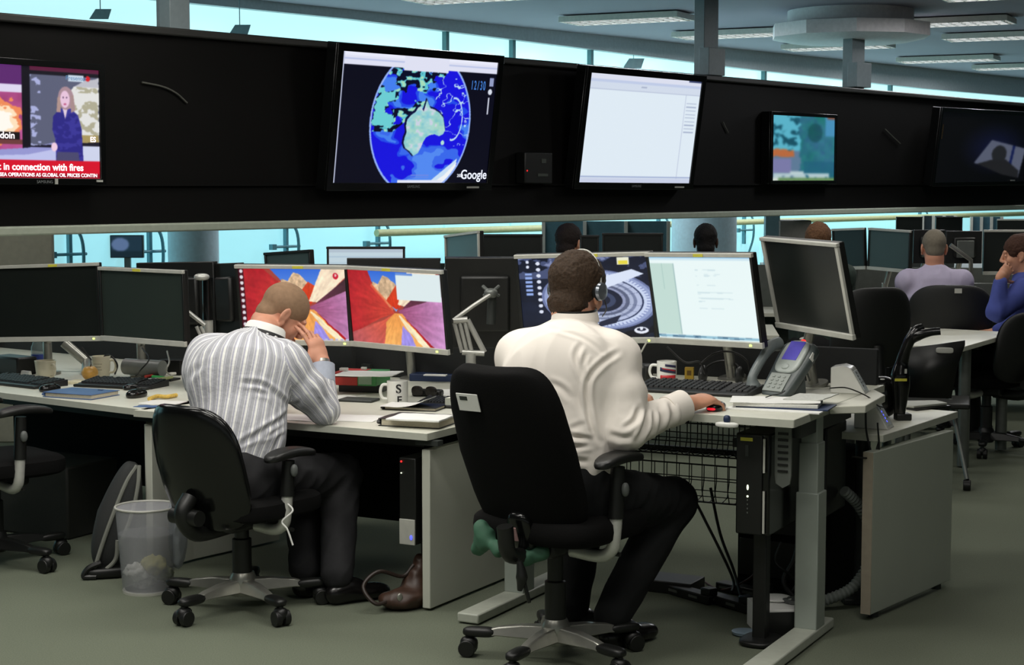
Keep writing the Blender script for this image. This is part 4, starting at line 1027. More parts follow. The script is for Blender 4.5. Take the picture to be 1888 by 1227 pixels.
t = thing('pedestal_cabinet', 'black pedestal cabinet under the lower white desk, behind the tall white board', 'cabinet', m=WMX[e2.name] @ MX.Translation((.14, .30, 0)))
MB().box((.17, .16, .30), (.38, .40, .56)).build('body', BLKM, t, bevel=.004)
for z in (.14, .32, .50): MB().box((-.022, .16, z), (.006, .38, .15)).build('drawer', BLK, t, bevel=.003)
t = thing('equipment_box', 'black equipment box hanging behind the computer tower under the raised desk', 'box', m=MX(dframe(CA, UA, VA)) @ MX.Translation((-.14, .72, .40)))
MB().box((0, 0, .17), (.16, .26, .34)).build('casing', BLK, t, bevel=.006); MB().box((0, 0, .378), (.02, .02, .08)).build('hanger', BLK, t)
MB().box((-.03, -.135, .22), (.07, .01, .05)).build('plug', SILD, t); MB().box((.03, -.135, .10), (.04, .01, .04)).build('plug', SILD, t)
# ================================================================ PEOPLE
def skin_mat(name, rgb, var=.05): return mat(name, rgb, .5, var=var, scale=14, bump=.08, spec=.35)
SKIN = skin_mat('light skin', (206, 150, 122)); SKIN2 = skin_mat('pink light skin', (204, 146, 120)); DARKSK = skin_mat('dark brown skin', (62, 42, 34))
def hairm(name, rgb):
    return mat(name, rgb, .75, var=.35, scale=160, bump=.8, spec=.25)
def hframe(c, fwd, up=(0, 0, 1)):
    y = V(fwd).normalized(); x = y.cross(V(up)).normalized(); z = x.cross(y)
    return MX(((x.x, y.x, z.x, c[0]), (x.y, y.y, z.y, c[1]), (x.z, y.z, z.z, c[2]), (0, 0, 0, 1)))
def head_prims(S, Hm, neck, nr=.058, sc=1.0, fat=1.0):
    R = [[Hm[i][j] for j in range(3)] for i in range(3)]
    def q(x, y, z): return Hm @ V((x * sc * fat, y * sc, z * sc))
    def e(c, r, k=.012, sub=False, R_=R): S.ell(q(*c), (r[0] * sc * fat, r[1] * sc, r[2] * sc), R_, k, sub)
    e((0, -.012, .036), (.074, .094, .084)); e((0, .03, -.03), (.060, .064, .080), .02); e((0, .045, -.082), (.044, .042, .032), .02)
    e((0, .082, -.100), (.018, .014, .015), .012); e((0, .084, .026), (.046, .012, .012), .014)
    for s_ in (-1, 1):
        e((s_ * .038, .064, -.028), (.022, .020, .024), .012)
        e((s_ * .031, .100, .004), (.015, .013, .010), .010, True)
        e((s_ * .031, .083, .003), (.0125, .0115, .0115), .002)
        e((s_ * .012, .103, -.032), (.009, .010, .008), .006)
        # ear
        er = Hm.to_3x3() @ MX.Rotation(s_ * .35, 3, 'Z')
        RR = [[er[i][j] for j in range(3)] for i in range(3)]
        e((s_ * .077, -.006, -.004), (.008, .020, .033), .004, False, RR); e((s_ * .076, .004, -.034), (.007, .010, .012), .004, False, RR)
        e((s_ * .086, .000, .002), (.006, .011, .019), .003, True, RR)
    S.cap(q(0, .092, .020), q(0, .112, -.024), .008 * sc, .012 * sc, .010)
    e((0, .098, -.053), (.022, .010, .006), .006); e((0, .096, -.066), (.019, .010, .007), .005)
    e((0, .110, -.0595), (.022, .006, .0016), .002, True)
    S.cap(q(0, -.028, -.03), q(0, -.028, -.07), .056 * sc, nr, .03); S.cap(q(0, -.028, -.07), neck, nr, nr * 1.0, .02)
def hair_mesh(name, Hm, parent, m, sc=1.0, fat=1.0, th=.010, low=-.055, fr=.045, h=.004, side=.0, disp=.003):
    S = SDF(); R = [[Hm[i][j] for j in range(3)] for i in range(3)]
    def q(x, y, z): return Hm @ V((x * sc * fat, y * sc, z * sc))
    S.ell(q(0, -.012, .038), ((.074 * fat + th) * sc, (.094 + th) * sc, (.084 + th) * sc), R, .01)
    S.ell(q(0, -.048, low * .8), ((.056 * fat + th * .8) * sc, (.047 + th * 1.1) * sc, .050 * sc), R, .02)
    S.ell(q(0, .145, fr - .115), (.115 * sc * fat, .120 * sc, .125 * sc), R, .008, True)      # face stays free
    for s_ in (-1, 1): S.ell(q(s_ * .085, .01, -.02), (.022 * sc, .030 * sc, .045 * sc), R, .006, True)
    S.ell(q(0, .03, -.165), (.10 * sc, .13 * sc, .080 * sc), R, .006, True)
    P, Q = S.mesh(h)
    def dd(P, N): return np.array([NZ.noise(V(p) * 90) * disp + NZ.noise(V(p) * 28) * disp * 1.2 for p in P])
    return np_obj(name, P, Q, m, parent, disp=dd)
def hand_prims(S, Wp, yd, zd, side, curl=(.35, .5, .35), spread=.10, thumb=(.75, .55, -.25), tc=.3, sc=1.0, per=None):
    """side +1 left hand, -1 right hand; yd wrist->knuckles, zd out of the back of the hand"""
    y = V(yd).normalized(); z = V(zd); z = (z - y * z.dot(y)).normalized(); x = y.cross(z) * side
    def q(a, b, c): return V(Wp) + (x * a + y * b + z * c) * sc
    R = [[x[i], y[i], z[i]] for i in range(3)]
    S.ell(q(0, .050, 0), (.040 * sc, .052 * sc, .0165 * sc), R, .012); S.ell(q(.0, .078, .002), (.039 * sc, .020 * sc, .013 * sc), R, .010)
    S.cap(q(0, -.02, 0), q(0, .03, 0), .027 * sc, .026 * sc, .02, n=z, f=.75)
    S.ell(q(.030, .032, -.008), (.018 * sc, .032 * sc, .016 * sc), R, .012)
    for i, (fx, fl) in enumerate([(.030, .092), (.0105, .102), (-.0095, .094), (-.0285, .076)]):
        cu = per[i] if per else curl
        a = 0.0; p = q(fx, .090 - abs(fx) * .15, .0); sp = (1.5 - i) * spread
        d0 = (y * math.cos(sp) + x * math.sin(sp)).normalized()
        r = .0092 * sc
        for j, seg in enumerate((.46, .30, .24)):
            a += cu[j]; d = d0 * math.cos(a) - z * math.sin(a); e = p + d * fl * seg * sc
            S.cap(p, e, r, r * .9, .004 if j == 0 else .003); S.ell(e, (r * 1.0,) * 3, None, .002); p = e; r *= .9
        
    p = q(.030, .022, -.008); d = (x * thumb[0] + y * thumb[1] + z * thumb[2]).normalized()
    for j, (seg, rr) in enumerate(((.042, .0135), (.032, .011), (.026, .0098))):
        e = p + d * seg * sc; S.cap(p, e, rr * sc, rr * .9 * sc, .006 if j == 0 else .003); p = e
        d = (d + y * tc).normalized()
def fold_noise(P, N, amp, axis, fs=(9, 38)):
    """cloth folds: ridges running along axis"""
    ax = V(axis).normalized(); a = np.array(ax); u = np.cross(a, (.3, .2, 1.0)); u /= np.linalg.norm(u); w_ = np.cross(a, u)
    A = P @ a * fs[0]; B = P @ u * fs[1]; Cc = P @ w_ * fs[1]
    out = np.empty(len(P))
    for i in range(len(P)):
        n = NZ.noise(V((A[i], B[i], Cc[i]))); n2 = NZ.noise(V((A[i] * 2.1 + 7, B[i] * 1.7, Cc[i] * 1.7)))
        out[i] = (1 - abs(n) * 2.6) * .7 + n2 * .5
    return out * amp
def creases(P, lines):
    """each line: (points, width, depth): a groove or ridge along a polyline in world space"""
    out = np.zeros(len(P))
    for pts, w_, d_ in lines:
        best = np.full(len(P), 1e9)
        for a, b in zip(pts, pts[1:]):
            a = np.array(a); b = np.array(b); ab = b - a; t = np.clip((P - a) @ ab / (ab @ ab), 0, 1)
            best = np.minimum(best, np.linalg.norm(P - a - t[:, None] * ab, axis=1))
        out += d_ * np.exp(-(best / w_) ** 2)
    return out
def px_creases(P, N, lines):
    """cloth folds drawn where they are seen in the photograph, pressed into the side of the cloth that looks that way: (pixel polyline, width, depth)"""
    c, s_ = math.cos(TH), math.sin(TH)
    Q = P - np.array((0, 0, EYE)); fw = Q @ np.array((0, c, -s_)); X = 944 + F * Q[:, 0] / fw; Y = 613.5 - F * (Q @ np.array((0, s_, c))) / fw
    vd = Q / np.linalg.norm(Q, axis=1)[:, None]; face_w = np.clip(-(N * vd).sum(1) * 2.0, 0, 1)
    out = np.zeros(len(P))
    for pts, w_, d_ in lines:
        best = np.full(len(P), 1e9)
        cp = [(p.x, p.y) for p in curve_pts([(a, b, 0) for a, b in pts], 5)]
        L = sum(math.hypot(b[0] - a[0], b[1] - a[1]) for a, b in zip(cp, cp[1:])); run = 0; tt = np.zeros(len(P))
        for a, b in zip(cp, cp[1:]):
            a = np.array(a); b = np.array(b); ab = b - a; l = math.hypot(*ab)
            if l < 1e-6: continue
            t = np.clip(((X - a[0]) * ab[0] + (Y - a[1]) * ab[1]) / (l * l), 0, 1)
            d = np.hypot(X - a[0] - t * ab[0], Y - a[1] - t * ab[1]); m = d < best; best[m] = d[m]; tt[m] = ((run + t * l) / L)[m]; run += l
        tp = np.sin(np.clip(tt, 0, 1) * PI) ** .5 * .85 + .15
        out += d_ * tp * (-np.exp(-(best / w_) ** 2) + .75 * np.exp(-((best - 2.1 * w_) / w_) ** 2))
    return out * face_w * .85
def shoe(name, heel, toe_dir, parent, m=SHOE):
    y = V((toe_dir[0], toe_dir[1], 0)).normalized(); x = y.cross(V((0, 0, 1)))
    S = SDF(); R = [[x[i], y[i], (0, 0, 1)[i]] for i in range(3)]
    c = V((heel[0], heel[1], 0)); q = lambda a, b, z: c + x * a + y * b + V((0, 0, z))
    S.ell(q(0, .02, .045), (.040, .055, .044), R, .03); S.ell(q(0, .15, .035), (.048, .095, .034), R, .04); S.ell(q(0, .08, .06), (.036, .06, .042), R, .03); S.ell(q(0, .21, .028), (.038, .045, .024), R, .02)
    S.ell(q(0, .1, -.10), (.3, .4, .105), R, .001, True)
    P, Q = S.mesh(.005); return np_obj(name, P, Q, m, parent)

def stripe_attr(bones):
    """bones: (a, b, dir, mode) -> attribute along which shirt stripes repeat"""
    def f(P):
        best = np.full(len(P), 1e9); out = np.zeros(len(P))
        for a, b, r, dr, mode in bones:
            a = np.array(a); b = np.array(b); ab = b - a; L = ab @ ab; t = np.clip((P - a) @ ab / L, 0, 1)
            q = P - a - t[:, None] * ab; d = np.linalg.norm(q, axis=1) / r
            n = np.array(V(dr).normalized())
            if mode == 'flat':
                e = np.cross(ab / math.sqrt(L), n); s_ = np.arctan2(q @ e * 1.25, q @ n) * .19 + .5
            else:
                e = np.cross(ab / math.sqrt(L), n); s_ = np.arctan2(q @ e, q @ n) * .062 + .3
            m = d < best; best[m] = d[m]; out[m] = s_[m]
        return {'stripe': out}
    return f
def stripe_mat():
    m = bpy.data.materials.new('striped shirt cotton'); m.use_nodes = True; nt = m.node_tree; b = nt.nodes['Principled BSDF']
    a = nt.nodes.new('ShaderNodeAttribute'); a.attribute_name = 'stripe'
    mu = nt.nodes.new('ShaderNodeMath'); mu.operation = 'MULTIPLY'; mu.inputs[1].default_value = 1 / .033
    fr = nt.nodes.new('ShaderNodeMath'); fr.operation = 'FRACT'
    cr = nt.nodes.new('ShaderNodeValToRGB'); cr.color_ramp.interpolation = 'LINEAR'
    L = nt.links; L.new(a.outputs['Fac'], mu.inputs[0]); L.new(mu.outputs[0], fr.inputs[0]); L.new(fr.outputs[0], cr.inputs['Fac'])
    st = [(0, (236, 236, 232)), (.08, (236, 236, 232)), (.12, (178, 178, 186)), (.28, (198, 198, 204)), (.34, (140, 142, 152)), (.40, (196, 196, 200)), (.46, (138, 140, 150)), (.52, (198, 198, 202)), (.58, (140, 142, 152)), (.64, (202, 202, 204)), (.72, (206, 206, 208)), (.80, (168, 168, 186)), (.88, (186, 186, 198)), (.92, (236, 236, 232)), (1, (236, 236, 232))]
    el = cr.color_ramp.elements
    while len(el) < len(st): el.new(.5)
    for e, (p, c) in zip(el, st): e.position = p; e.color = (*lin(c), 1)
    L.new(cr.outputs['Color'], b.inputs['Base Color']); b.inputs['Roughness'].default_value = .85; b.inputs['Specular IOR Level'].default_value = .15
    n = nt.nodes.new('ShaderNodeTexNoise'); n.inputs['Scale'].default_value = 30; bp = nt.nodes.new('ShaderNodeBump'); bp.inputs['Strength'].default_value = .25; bp.inputs['Distance'].default_value = .01
    L.new(n.outputs['Fac'], bp.inputs['Height']); L.new(bp.outputs['Normal'], b.inputs['Normal'])
    return m
WSH = mat('white shirt cotton', (238, 231, 222), .85, var=.015, scale=12, bump=.12, spec=.15)

# ---------------------------------------------------------------- man in the white shirt
def man_white():
    f = V((.47, .883, 0)).normalized(); r = V((f.y, -f.x, 0)); up = V((0, 0, 1))
    pel = V((.165, 5.92, .60)); waist = pel + V((0, 0, .17)) + f * .02; chest = pel + V((.0, .0, .38)) + f * .04
    shc = D(1046, 652, 6.04); Ls = shc - r * .185 - up * .022; Rs = shc + r * .185 - up * .018; nb = D(1060, 592, 6.08)
    Hc = D(1064, 536, 6.12); Hm = hframe(Hc, f * .94 + r * .12 + up * -.24)
    Re = D(1152, 792, 5.84); Rw = D(1268, 746, 6.04)
    Le = Ls + V((-.02, .18, -.27)); Lw = U(1172, 734, .875)
    hipR = pel + r * .10 + V((0, 0, -.02)); hipL = pel - r * .10 + V((0, 0, -.02))
    kR = D(1240, 925, 6.30); kL = hipL + f * .46 + V((0, 0, .0)); aR = U(1128, 1150, .09); aL = U(1052, 1130, .09)
    # body
    S = SDF()
    head_prims(S, Hm, nb, .063, 1.04, 1.06)
    S.cap(pel, waist, .15, .15, .05, f, .75); S.cap(waist, chest, .15, .165, .05, f, .7); S.cap(chest, shc - up * .02, .15, .11, .05, f, .7)
    S.cap(Ls, Rs, .055, .055, .03); S.cap(nb, shc - up * .02, .052, .070, .02)
    for a, b, c_ in ((Rs, Re, Rw), (Ls, Le, Lw)):
        S.cap(a, b, .055, .045, .03); S.cap(b, c_, .045, .030, .02)
    hand_prims(S, Rw, D(1314, 733, 6.13) - Rw, V((-.1, -.25, 1)), -1, per=[(.45, .40, .25), (.42, .38, .25), (.48, .42, .30), (.62, .5, .35)], spread=.09, thumb=(.45, .75, -.75), tc=.2, sc=1.2)
    hand_prims(S, Lw, V((.35, .9, -.05)), V((.2, .1, 1)), 1, curl=(.5, .6, .5), spread=.05, thumb=(.6, .7, -.3))
    for a, b, c_ in ((hipR, kR, aR), (hipL, kL, aL)):
        S.cap(a, b, .085, .06, .04); S.cap(b, c_, .058, .038, .03)
    P, Q = S.mesh(.0042)
    person = np_obj('person', P, Q, SKIN)
    tag(person, 'man in a white shirt and headset seated in the tall black chair', 'person')
    hair_mesh('hair', Hm, person, hairm('short dark brown hair', (58, 44, 32)), 1.04, 1.06, .014, -.070, .050)
    # shirt
    S = SDF()
    S.cap(pel + up * .02, waist, .195, .20, .05, f, .82); S.ell(waist + f * .07 - up * .02, (.175, .175, .15), None, .06)
    S.cap(waist, chest, .195, .20, .05, f, .76); S.cap(chest, shc - up * .03, .195, .135, .05, f, .74)
    S.cap(Ls, Rs, .080, .080, .05); S.cap(nb - up * .004, shc - up * .02, .070, .11, .03)
    for q_ in (Ls, Rs): S.cap(nb - up * .040, q_ + up * .004, .048, .078, .05)
    S.ell(shc - f * .05 - up * .10, (.20, .12, .16), None, .07)
    S.cap(Ls + r * .03, Ls * .5 + Le * .5, .092, .082, .035); S.cap(Rs - r * .03, Rs * .5 + Re * .5, .096, .088, .035)
    S.cap(Rs * .5 + Re * .5, Re, .088, .076, .02); S.cap(Ls * .5 + Le * .5, Le, .08, .07, .02)
    cR = Rw - (Rw - Re).normalized() * .055; cL = Lw - (Lw - Le).normalized() * .03
    S.cap(Re, cR - (Rw - Re).normalized() * .05, .070, .052, .02); S.cap(Le, cL, .062, .045, .02)
    S.cap(cR - (Rw - Re).normalized() * .045, cR, .046, .048, .004); 
    S.ell(pel - up * .16, (.4, .4, .13), None, .012, True)
    # hollow the cuff
    S.cap(cR + (Rw - Re).normalized() * .02, cR + (Rw - Re).normalized() * .09, .040, .05, .003, None, 1, True)
    P, Q = S.mesh(.0046)
    fa = (cR - Re).normalized(); ua = (Re - Rs).normalized()
    bk = lambda a, b, c_, d: [D(a, b, c_ - .0)] 
    def w3(px, py, d): return tuple(D(px, py, d))
    lines = [([(1140, 650), (1110, 670), (1085, 700), (1082, 742), (1091, 790), (1104, 816)], 4.2, .010),
             ([(1008, 604), (1058, 617), (1090, 634), (1114, 655)], 3.2, .0035),
             ([(1072, 634), (1062, 660), (1078, 704)], 4.2, .0065), ([(1082, 652), (1075, 672), (1079, 692)], 3.6, .006),
             ([(1010, 706), (1034, 716), (1054, 737)], 5, .005), ([(1060, 720), (1072, 752), (1086, 780)], 5, .004),
             ([(1012, 797), (1036, 800), (1066, 808), (1094, 812)], 4.5, .009), ([(1022, 818), (1056, 824), (1092, 820)], 4.5, .007),
             ([(1030, 834), (1056, 848), (1084, 852)], 4.5, .007), ([(1034, 806), (1058, 790), (1080, 782)], 4.5, .004), ([(1046, 866), (1062, 900)], 5, .004),
             ([(1180, 752), (1170, 776), (1152, 790)], 4.2, .009), ([(1192, 757), (1189, 786), (1174, 816)], 4.2, .010), ([(1205, 757), (1203, 790), (1190, 815)], 4.0, .008),
             ([(1236, 742), (1240, 770), (1222, 808)], 4.5, .009), ([(1214, 750), (1220, 775), (1212, 800)], 4.5, .006), ([(1122, 800), (1145, 808), (1168, 806)], 5, .006)]
    def dd(P, N):
        o = px_creases(P, N, lines) + fold_noise(P, N, .0032, (.3, .3, 1), (5, 12))
        d = np.linalg.norm(P - np.array(Re), axis=1); w_ = np.exp(-(d / .14) ** 2)
        o += w_ * fold_noise(P, N, .003, fa.cross(V((0, 1, .3))), (10, 26)); return o
    sh = np_obj('shirt', P, Q, WSH, person, disp=dd, smooth_it=1)
    # collar: a standing band with a folded leaf
    Hn = hframe(nb + up * .012, f * .96 + up * .06, up * 1 + f * -.22)
    MB(Hn).lathe([(.070, -.02), (.074, .012), (.0735, .028), (.079, .018), (.085, -.014), (.080, -.016)], n=36, m=MX.Diagonal((1, 1.02, 1, 1))).build('collar', WSH, person, world=True, sol=.002)
    MB(Hn).lathe([(.0755, .012), (.0775, .012), (.0785, .030), (.0760, .030), (.0755, .012)], n=36).build('lanyard', BLK, person, world=True)
    cm_ = hframe(cR, fa, up)
    MB(cm_ @ MX.Rotation(-PI / 2, 4, 'X')).lathe([(.054, -.052), (.056, .03), (.052, .030), (.049, -.05)], n=32, m=MX.Diagonal((1, 1.06, 1, 1))).build('cuff', WSH, person, world=True)
    MB(cm_).box((.030, .01, -.048), (.014, .014, .010)).build('cufflink', BLKG, person, world=True, bevel=.002)
    # trousers
    S = SDF()
    S.cap(pel - up * .03 - r * .05, pel - up * .03 + r * .05, .155, .155, .05, f, .95); S.cap(pel, pel + up * .05, .185, .188, .05, f, .84)
    for a, b, c_ in ((hipR, kR, aR), (hipL, kL, aL)):
        S.cap(a, b, .115, .085, .04); S.cap(b, c_ + up * .03, .082, .066, .03)
    P, Q = S.mesh(.007)
    np_obj('trousers', P, Q, TROU, person, disp=lambda P, N: fold_noise(P, N, .005, (.5, .5, .6), (5, 16)))
    for a, nm in ((aR, 'shoe'), (aL, 'shoe')): shoe(nm, a - f * .03, f + r * .3, person)
    # headset: right ear cup, band and microphone boom
    hs = MB(Hm); arc = [(.098 * math.cos(a), -.004, .005 + .142 * math.sin(a)) for a in np.linspace(0.05, PI - .05, 24)]
    hs.tube(arc, .0035, 8); tb = hs.build('headset_band', SIL, person, world=True)
    for s_ in (-1, 1):
        e = MB(Hm); e.add([], []); M2 = MX.Translation((s_ * .092, .0, .0)) @ MX.Rotation(s_ * PI / 2, 4, 'Y')
        e.lathe([(.0, .0), (.030, .0), (.033, .006), (.030, .016), (.012, .020), (.0, .020)], n=28, m=M2); e.build('ear_cup', mat('chrome and dark headset plastic', (132, 138, 146), .2, .6), person, world=True)
        MB(Hm).lathe([(.014, -.012), (.034, -.008), (.034, .002), (.014, .003)], n=28, m=M2).build('ear_pad', BLK, person, world=True)
    MB(Hm).tube(curve_pts([(.105, .005, -.01), (.10, .05, -.05), (.05, .11, -.07)], 8), .0022, 6).build('microphone_boom', BLK, person, world=True)
    return person
PW = man_white()

# ---------------------------------------------------------------- man in the striped shirt
def man_striped():
    f = V((.47, .883, 0)).normalized(); r = V((f.y, -f.x, 0)); up = V((0, 0, 1))
    pel = V((-1.10, 6.60, .53)); waist = D(440, 800, 6.66); chest = D(447, 705, 6.74)
    shc = D(458, 652, 6.84); Ls = shc - r * .185 + V((0, .0, -.02)); Rs = shc + r * .185 + up * -.035; nb = D(487, 612, 6.90)
    Hc = D(521, 580, 6.99); Hm = hframe(Hc, f * .55 + r * .50 - up * .62)
    Re = D(598, 762, 6.80); Rw = D(594, 668, 6.90); Le = Ls + f * .12 + V((.06, .05, -.24)); Lw = D(470, 740, 7.12)
    hipR = pel + r * .10 - up * .01; hipL = pel - r * .10 - up * .01
    kR = D(628, 876, 6.98); kL = D(560, 880, 7.15); aR = U(622, 1072, .09); aL = U(562, 1060, .09)
    S = SDF()
    head_prims(S, Hm, nb, .060, 1.02, 1.03)
    S.cap(pel, waist, .14, .14, .05, f, .75); S.cap(waist, chest, .14, .15, .05, f, .7); S.cap(chest, shc - up * .02, .14, .11, .05, f, .7)
    S.cap(Ls, Rs, .052, .052, .03); S.cap(nb, shc - up * .02, .050, .066, .02)
    for a, b, c_ in ((Rs, Re, Rw), (Ls, Le, Lw)):
        S.cap(a, b, .05, .042, .03); S.cap(b, c_, .042, .029, .02)
    tip = D(566, 590, 6.94)
    hand_prims(S, Rw, tip - Rw, V((.62, -.72, .25)), -1, per=[(.15, .25, .2), (.18, .3, .25), (.4, .6, .4), (.6, .8, .5)], spread=.10, thumb=(.85, .55, -.25), tc=.25)
    hand_prims(S, Lw, V((.3, .5, .1)), V((-.1, .1, 1)), 1, curl=(.5, .5, .4), spread=.04)
    for a, b, c_ in ((hipR, kR, aR), (hipL, kL, aL)):
        S.cap(a, b, .08, .058, .04); S.cap(b, c_, .055, .037, .03)
    P, Q = S.mesh(.0042)
    person = np_obj('person', P, Q, SKIN2)
    tag(person, 'man in a striped shirt resting his bowed head on his hand', 'person')
    hair_mesh('hair', Hm, person, mat('cropped brown grey hair', (142, 114, 90), .75, var=.10, scale=60, bump=.2, spec=.2), 1.02, 1.03, .0035, -.040, .030, .004, disp=.0004)
    S = SDF()
    S.cap(pel + up * .0, waist, .185, .185, .05, f, .80)
    S.cap(waist, chest, .185, .195, .05, f, .72); S.cap(chest, shc - up * .03, .192, .13, .05, f, .72)
    S.cap(Ls, Rs, .074, .074, .05); S.cap(nb - (Hc - nb).normalized() * .030, shc - up * .02, .062, .105, .02)
    for q_ in (Ls, Rs): S.cap(nb - up * .065, q_, .050, .078, .05)
    S.ell(D(420, 708, 6.72), (.155, .13, .16), None, .06); S.ell(D(392, 690, 6.86), (.12, .12, .13), None, .06)
    S.cap(Ls, Ls * .5 + Le * .5, .084, .075, .035); S.cap(Rs - r * .02, Rs * .5 + Re * .5, .086, .080, .035)
    S.cap(Rs * .5 + Re * .5, Re + V((0, 0, .012)), .080, .058, .02); S.cap(Ls * .5 + Le * .5, Le, .075, .06, .02)
    fa = (Rw - Re).normalized(); cR = Re + fa * ((Rw - Re).length - .045)
    S.cap(Re + V((0, 0, .012)), cR - fa * .06, .058, .050, .02); S.cap(Le, Lw - (Lw - Le).normalized() * .04, .058, .042, .02)
    S.cap(cR - fa * .05, cR, .044, .046, .004)
    S.ell(pel - up * .13, (.4, .4, .115), None, .02, True)
    P, Q = S.mesh(.0050)
    def w3(px, py, d): return tuple(D(px, py, d))
    lines = [([(530, 648), (548, 690), (553, 740), (548, 772)], 3.6, .006),
             ([(448, 706), (482, 710), (514, 732), (536, 758)], 4.2, .009), ([(470, 722), (500, 730), (524, 758)], 4.2, .006),
             ([(550, 742), (522, 772), (490, 792), (438, 822)], 4.2, .011), ([(545, 765), (505, 796), (462, 812)], 4.2, .006),
             ([(336, 740), (346, 696), (380, 668)], 5, .006), ([(400, 640), (372, 664), (352, 700)], 5, .004),
             ([(583, 696), (592, 716), (606, 738)], 3.4, .007), ([(590, 722), (604, 738), (612, 762)], 3.4, .006), ([(572, 716), (590, 742), (596, 764)], 3.6, .005), ([(520, 800), (505, 830)], 4, .005)]
    def dd(P, N):
        return px_creases(P, N, lines) + fold_noise(P, N, .0035, (.2, .3, 1), (5, 13))
    bones = [(tuple(pel), tuple(shc), .20, tuple(r), 'flat'), (tuple(Rs), tuple(Re), .085, tuple(f), 'arm'), (tuple(Re), tuple(Rw), .055, tuple(r), 'arm'), (tuple(Ls), tuple(Le), .08, tuple(f), 'arm')]
    SM = stripe_mat()
    np_obj('shirt', P, Q, SM, person, disp=dd, attr=stripe_attr(bones), smooth_it=1)
    nd = (Hc - nb).normalized()
    Hn = hframe(nb + nd * .01, f * .8 - up * .3, nd * 1.0 + up * .2)
    MB(Hn).lathe([(.072, -.035), (.073, .008), (.072, .020), (.078, .013), (.088, -.026), (.084, -.030)], n=36).build('collar', mat('plain white collar cotton', (232, 232, 228), .85, var=.02), person, world=True, sol=.002)
    MB(Hn).lathe([(.0865, -.012), (.089, -.016), (.094, -.032), (.091, -.034)], n=36).build('lanyard', mat('black and white lanyard', (24, 24, 26), .6), person, world=True, sol=.001)
    nn = MB(Hn)
    for i in range(16):
        a = i * PI / 8; nn.box((.0925 * math.cos(a), .0925 * math.sin(a), -.024), (.005, .010, .005), MX.Identity(4))
    nn.build('lanyard_print', PAP, person, world=True)
    cm_ = hframe(cR, fa, V((0, -1, 0)))
    co = MB(cm_ @ MX.Rotation(-PI / 2, 4, 'X')).lathe([(.049, -.045), (.050, .03), (.046, .030), (.044, -.045)], n=28)
    co.build('cuff', mat('grey blue cuff cotton', (170, 176, 190), .85, var=.06, scale=40), person, world=True)
    S = SDF()
    S.cap(pel - up * .03 - r * .05, pel - up * .03 + r * .05, .15, .15, .05, f, .95); S.cap(pel - up * .02, pel + up * .02, .172, .172, .05, f, .82)
    for a, b, c_ in ((hipR, kR, aR), (hipL, kL, aL)):
        S.cap(a, b, .108, .082, .04); S.cap(b, c_ + up * .03, .080, .062, .03)
    P, Q = S.mesh(.007)
    np_obj('trousers', P, Q, mat('charcoal trouser cloth', (38, 38, 40), .8, bump=.3, scale=60, spec=.25), person, disp=lambda P, N: fold_noise(P, N, .006, (.5, .5, .6), (5, 16)))
    for a in (aR, aL): shoe('shoe', a - f * .03, f + r * .5, person)
    # wrist watch strap
    MB(hframe(Rw + fa * .0, fa, V((0, -1, 0))) @ MX.Rotation(-PI / 2, 4, 'X')).lathe([(.029, -.006), (.0315, -.006), (.0315, .006), (.029, .006)], n=24).build('bracelet', SILM, person, world=True)
    return person
PS = man_striped()

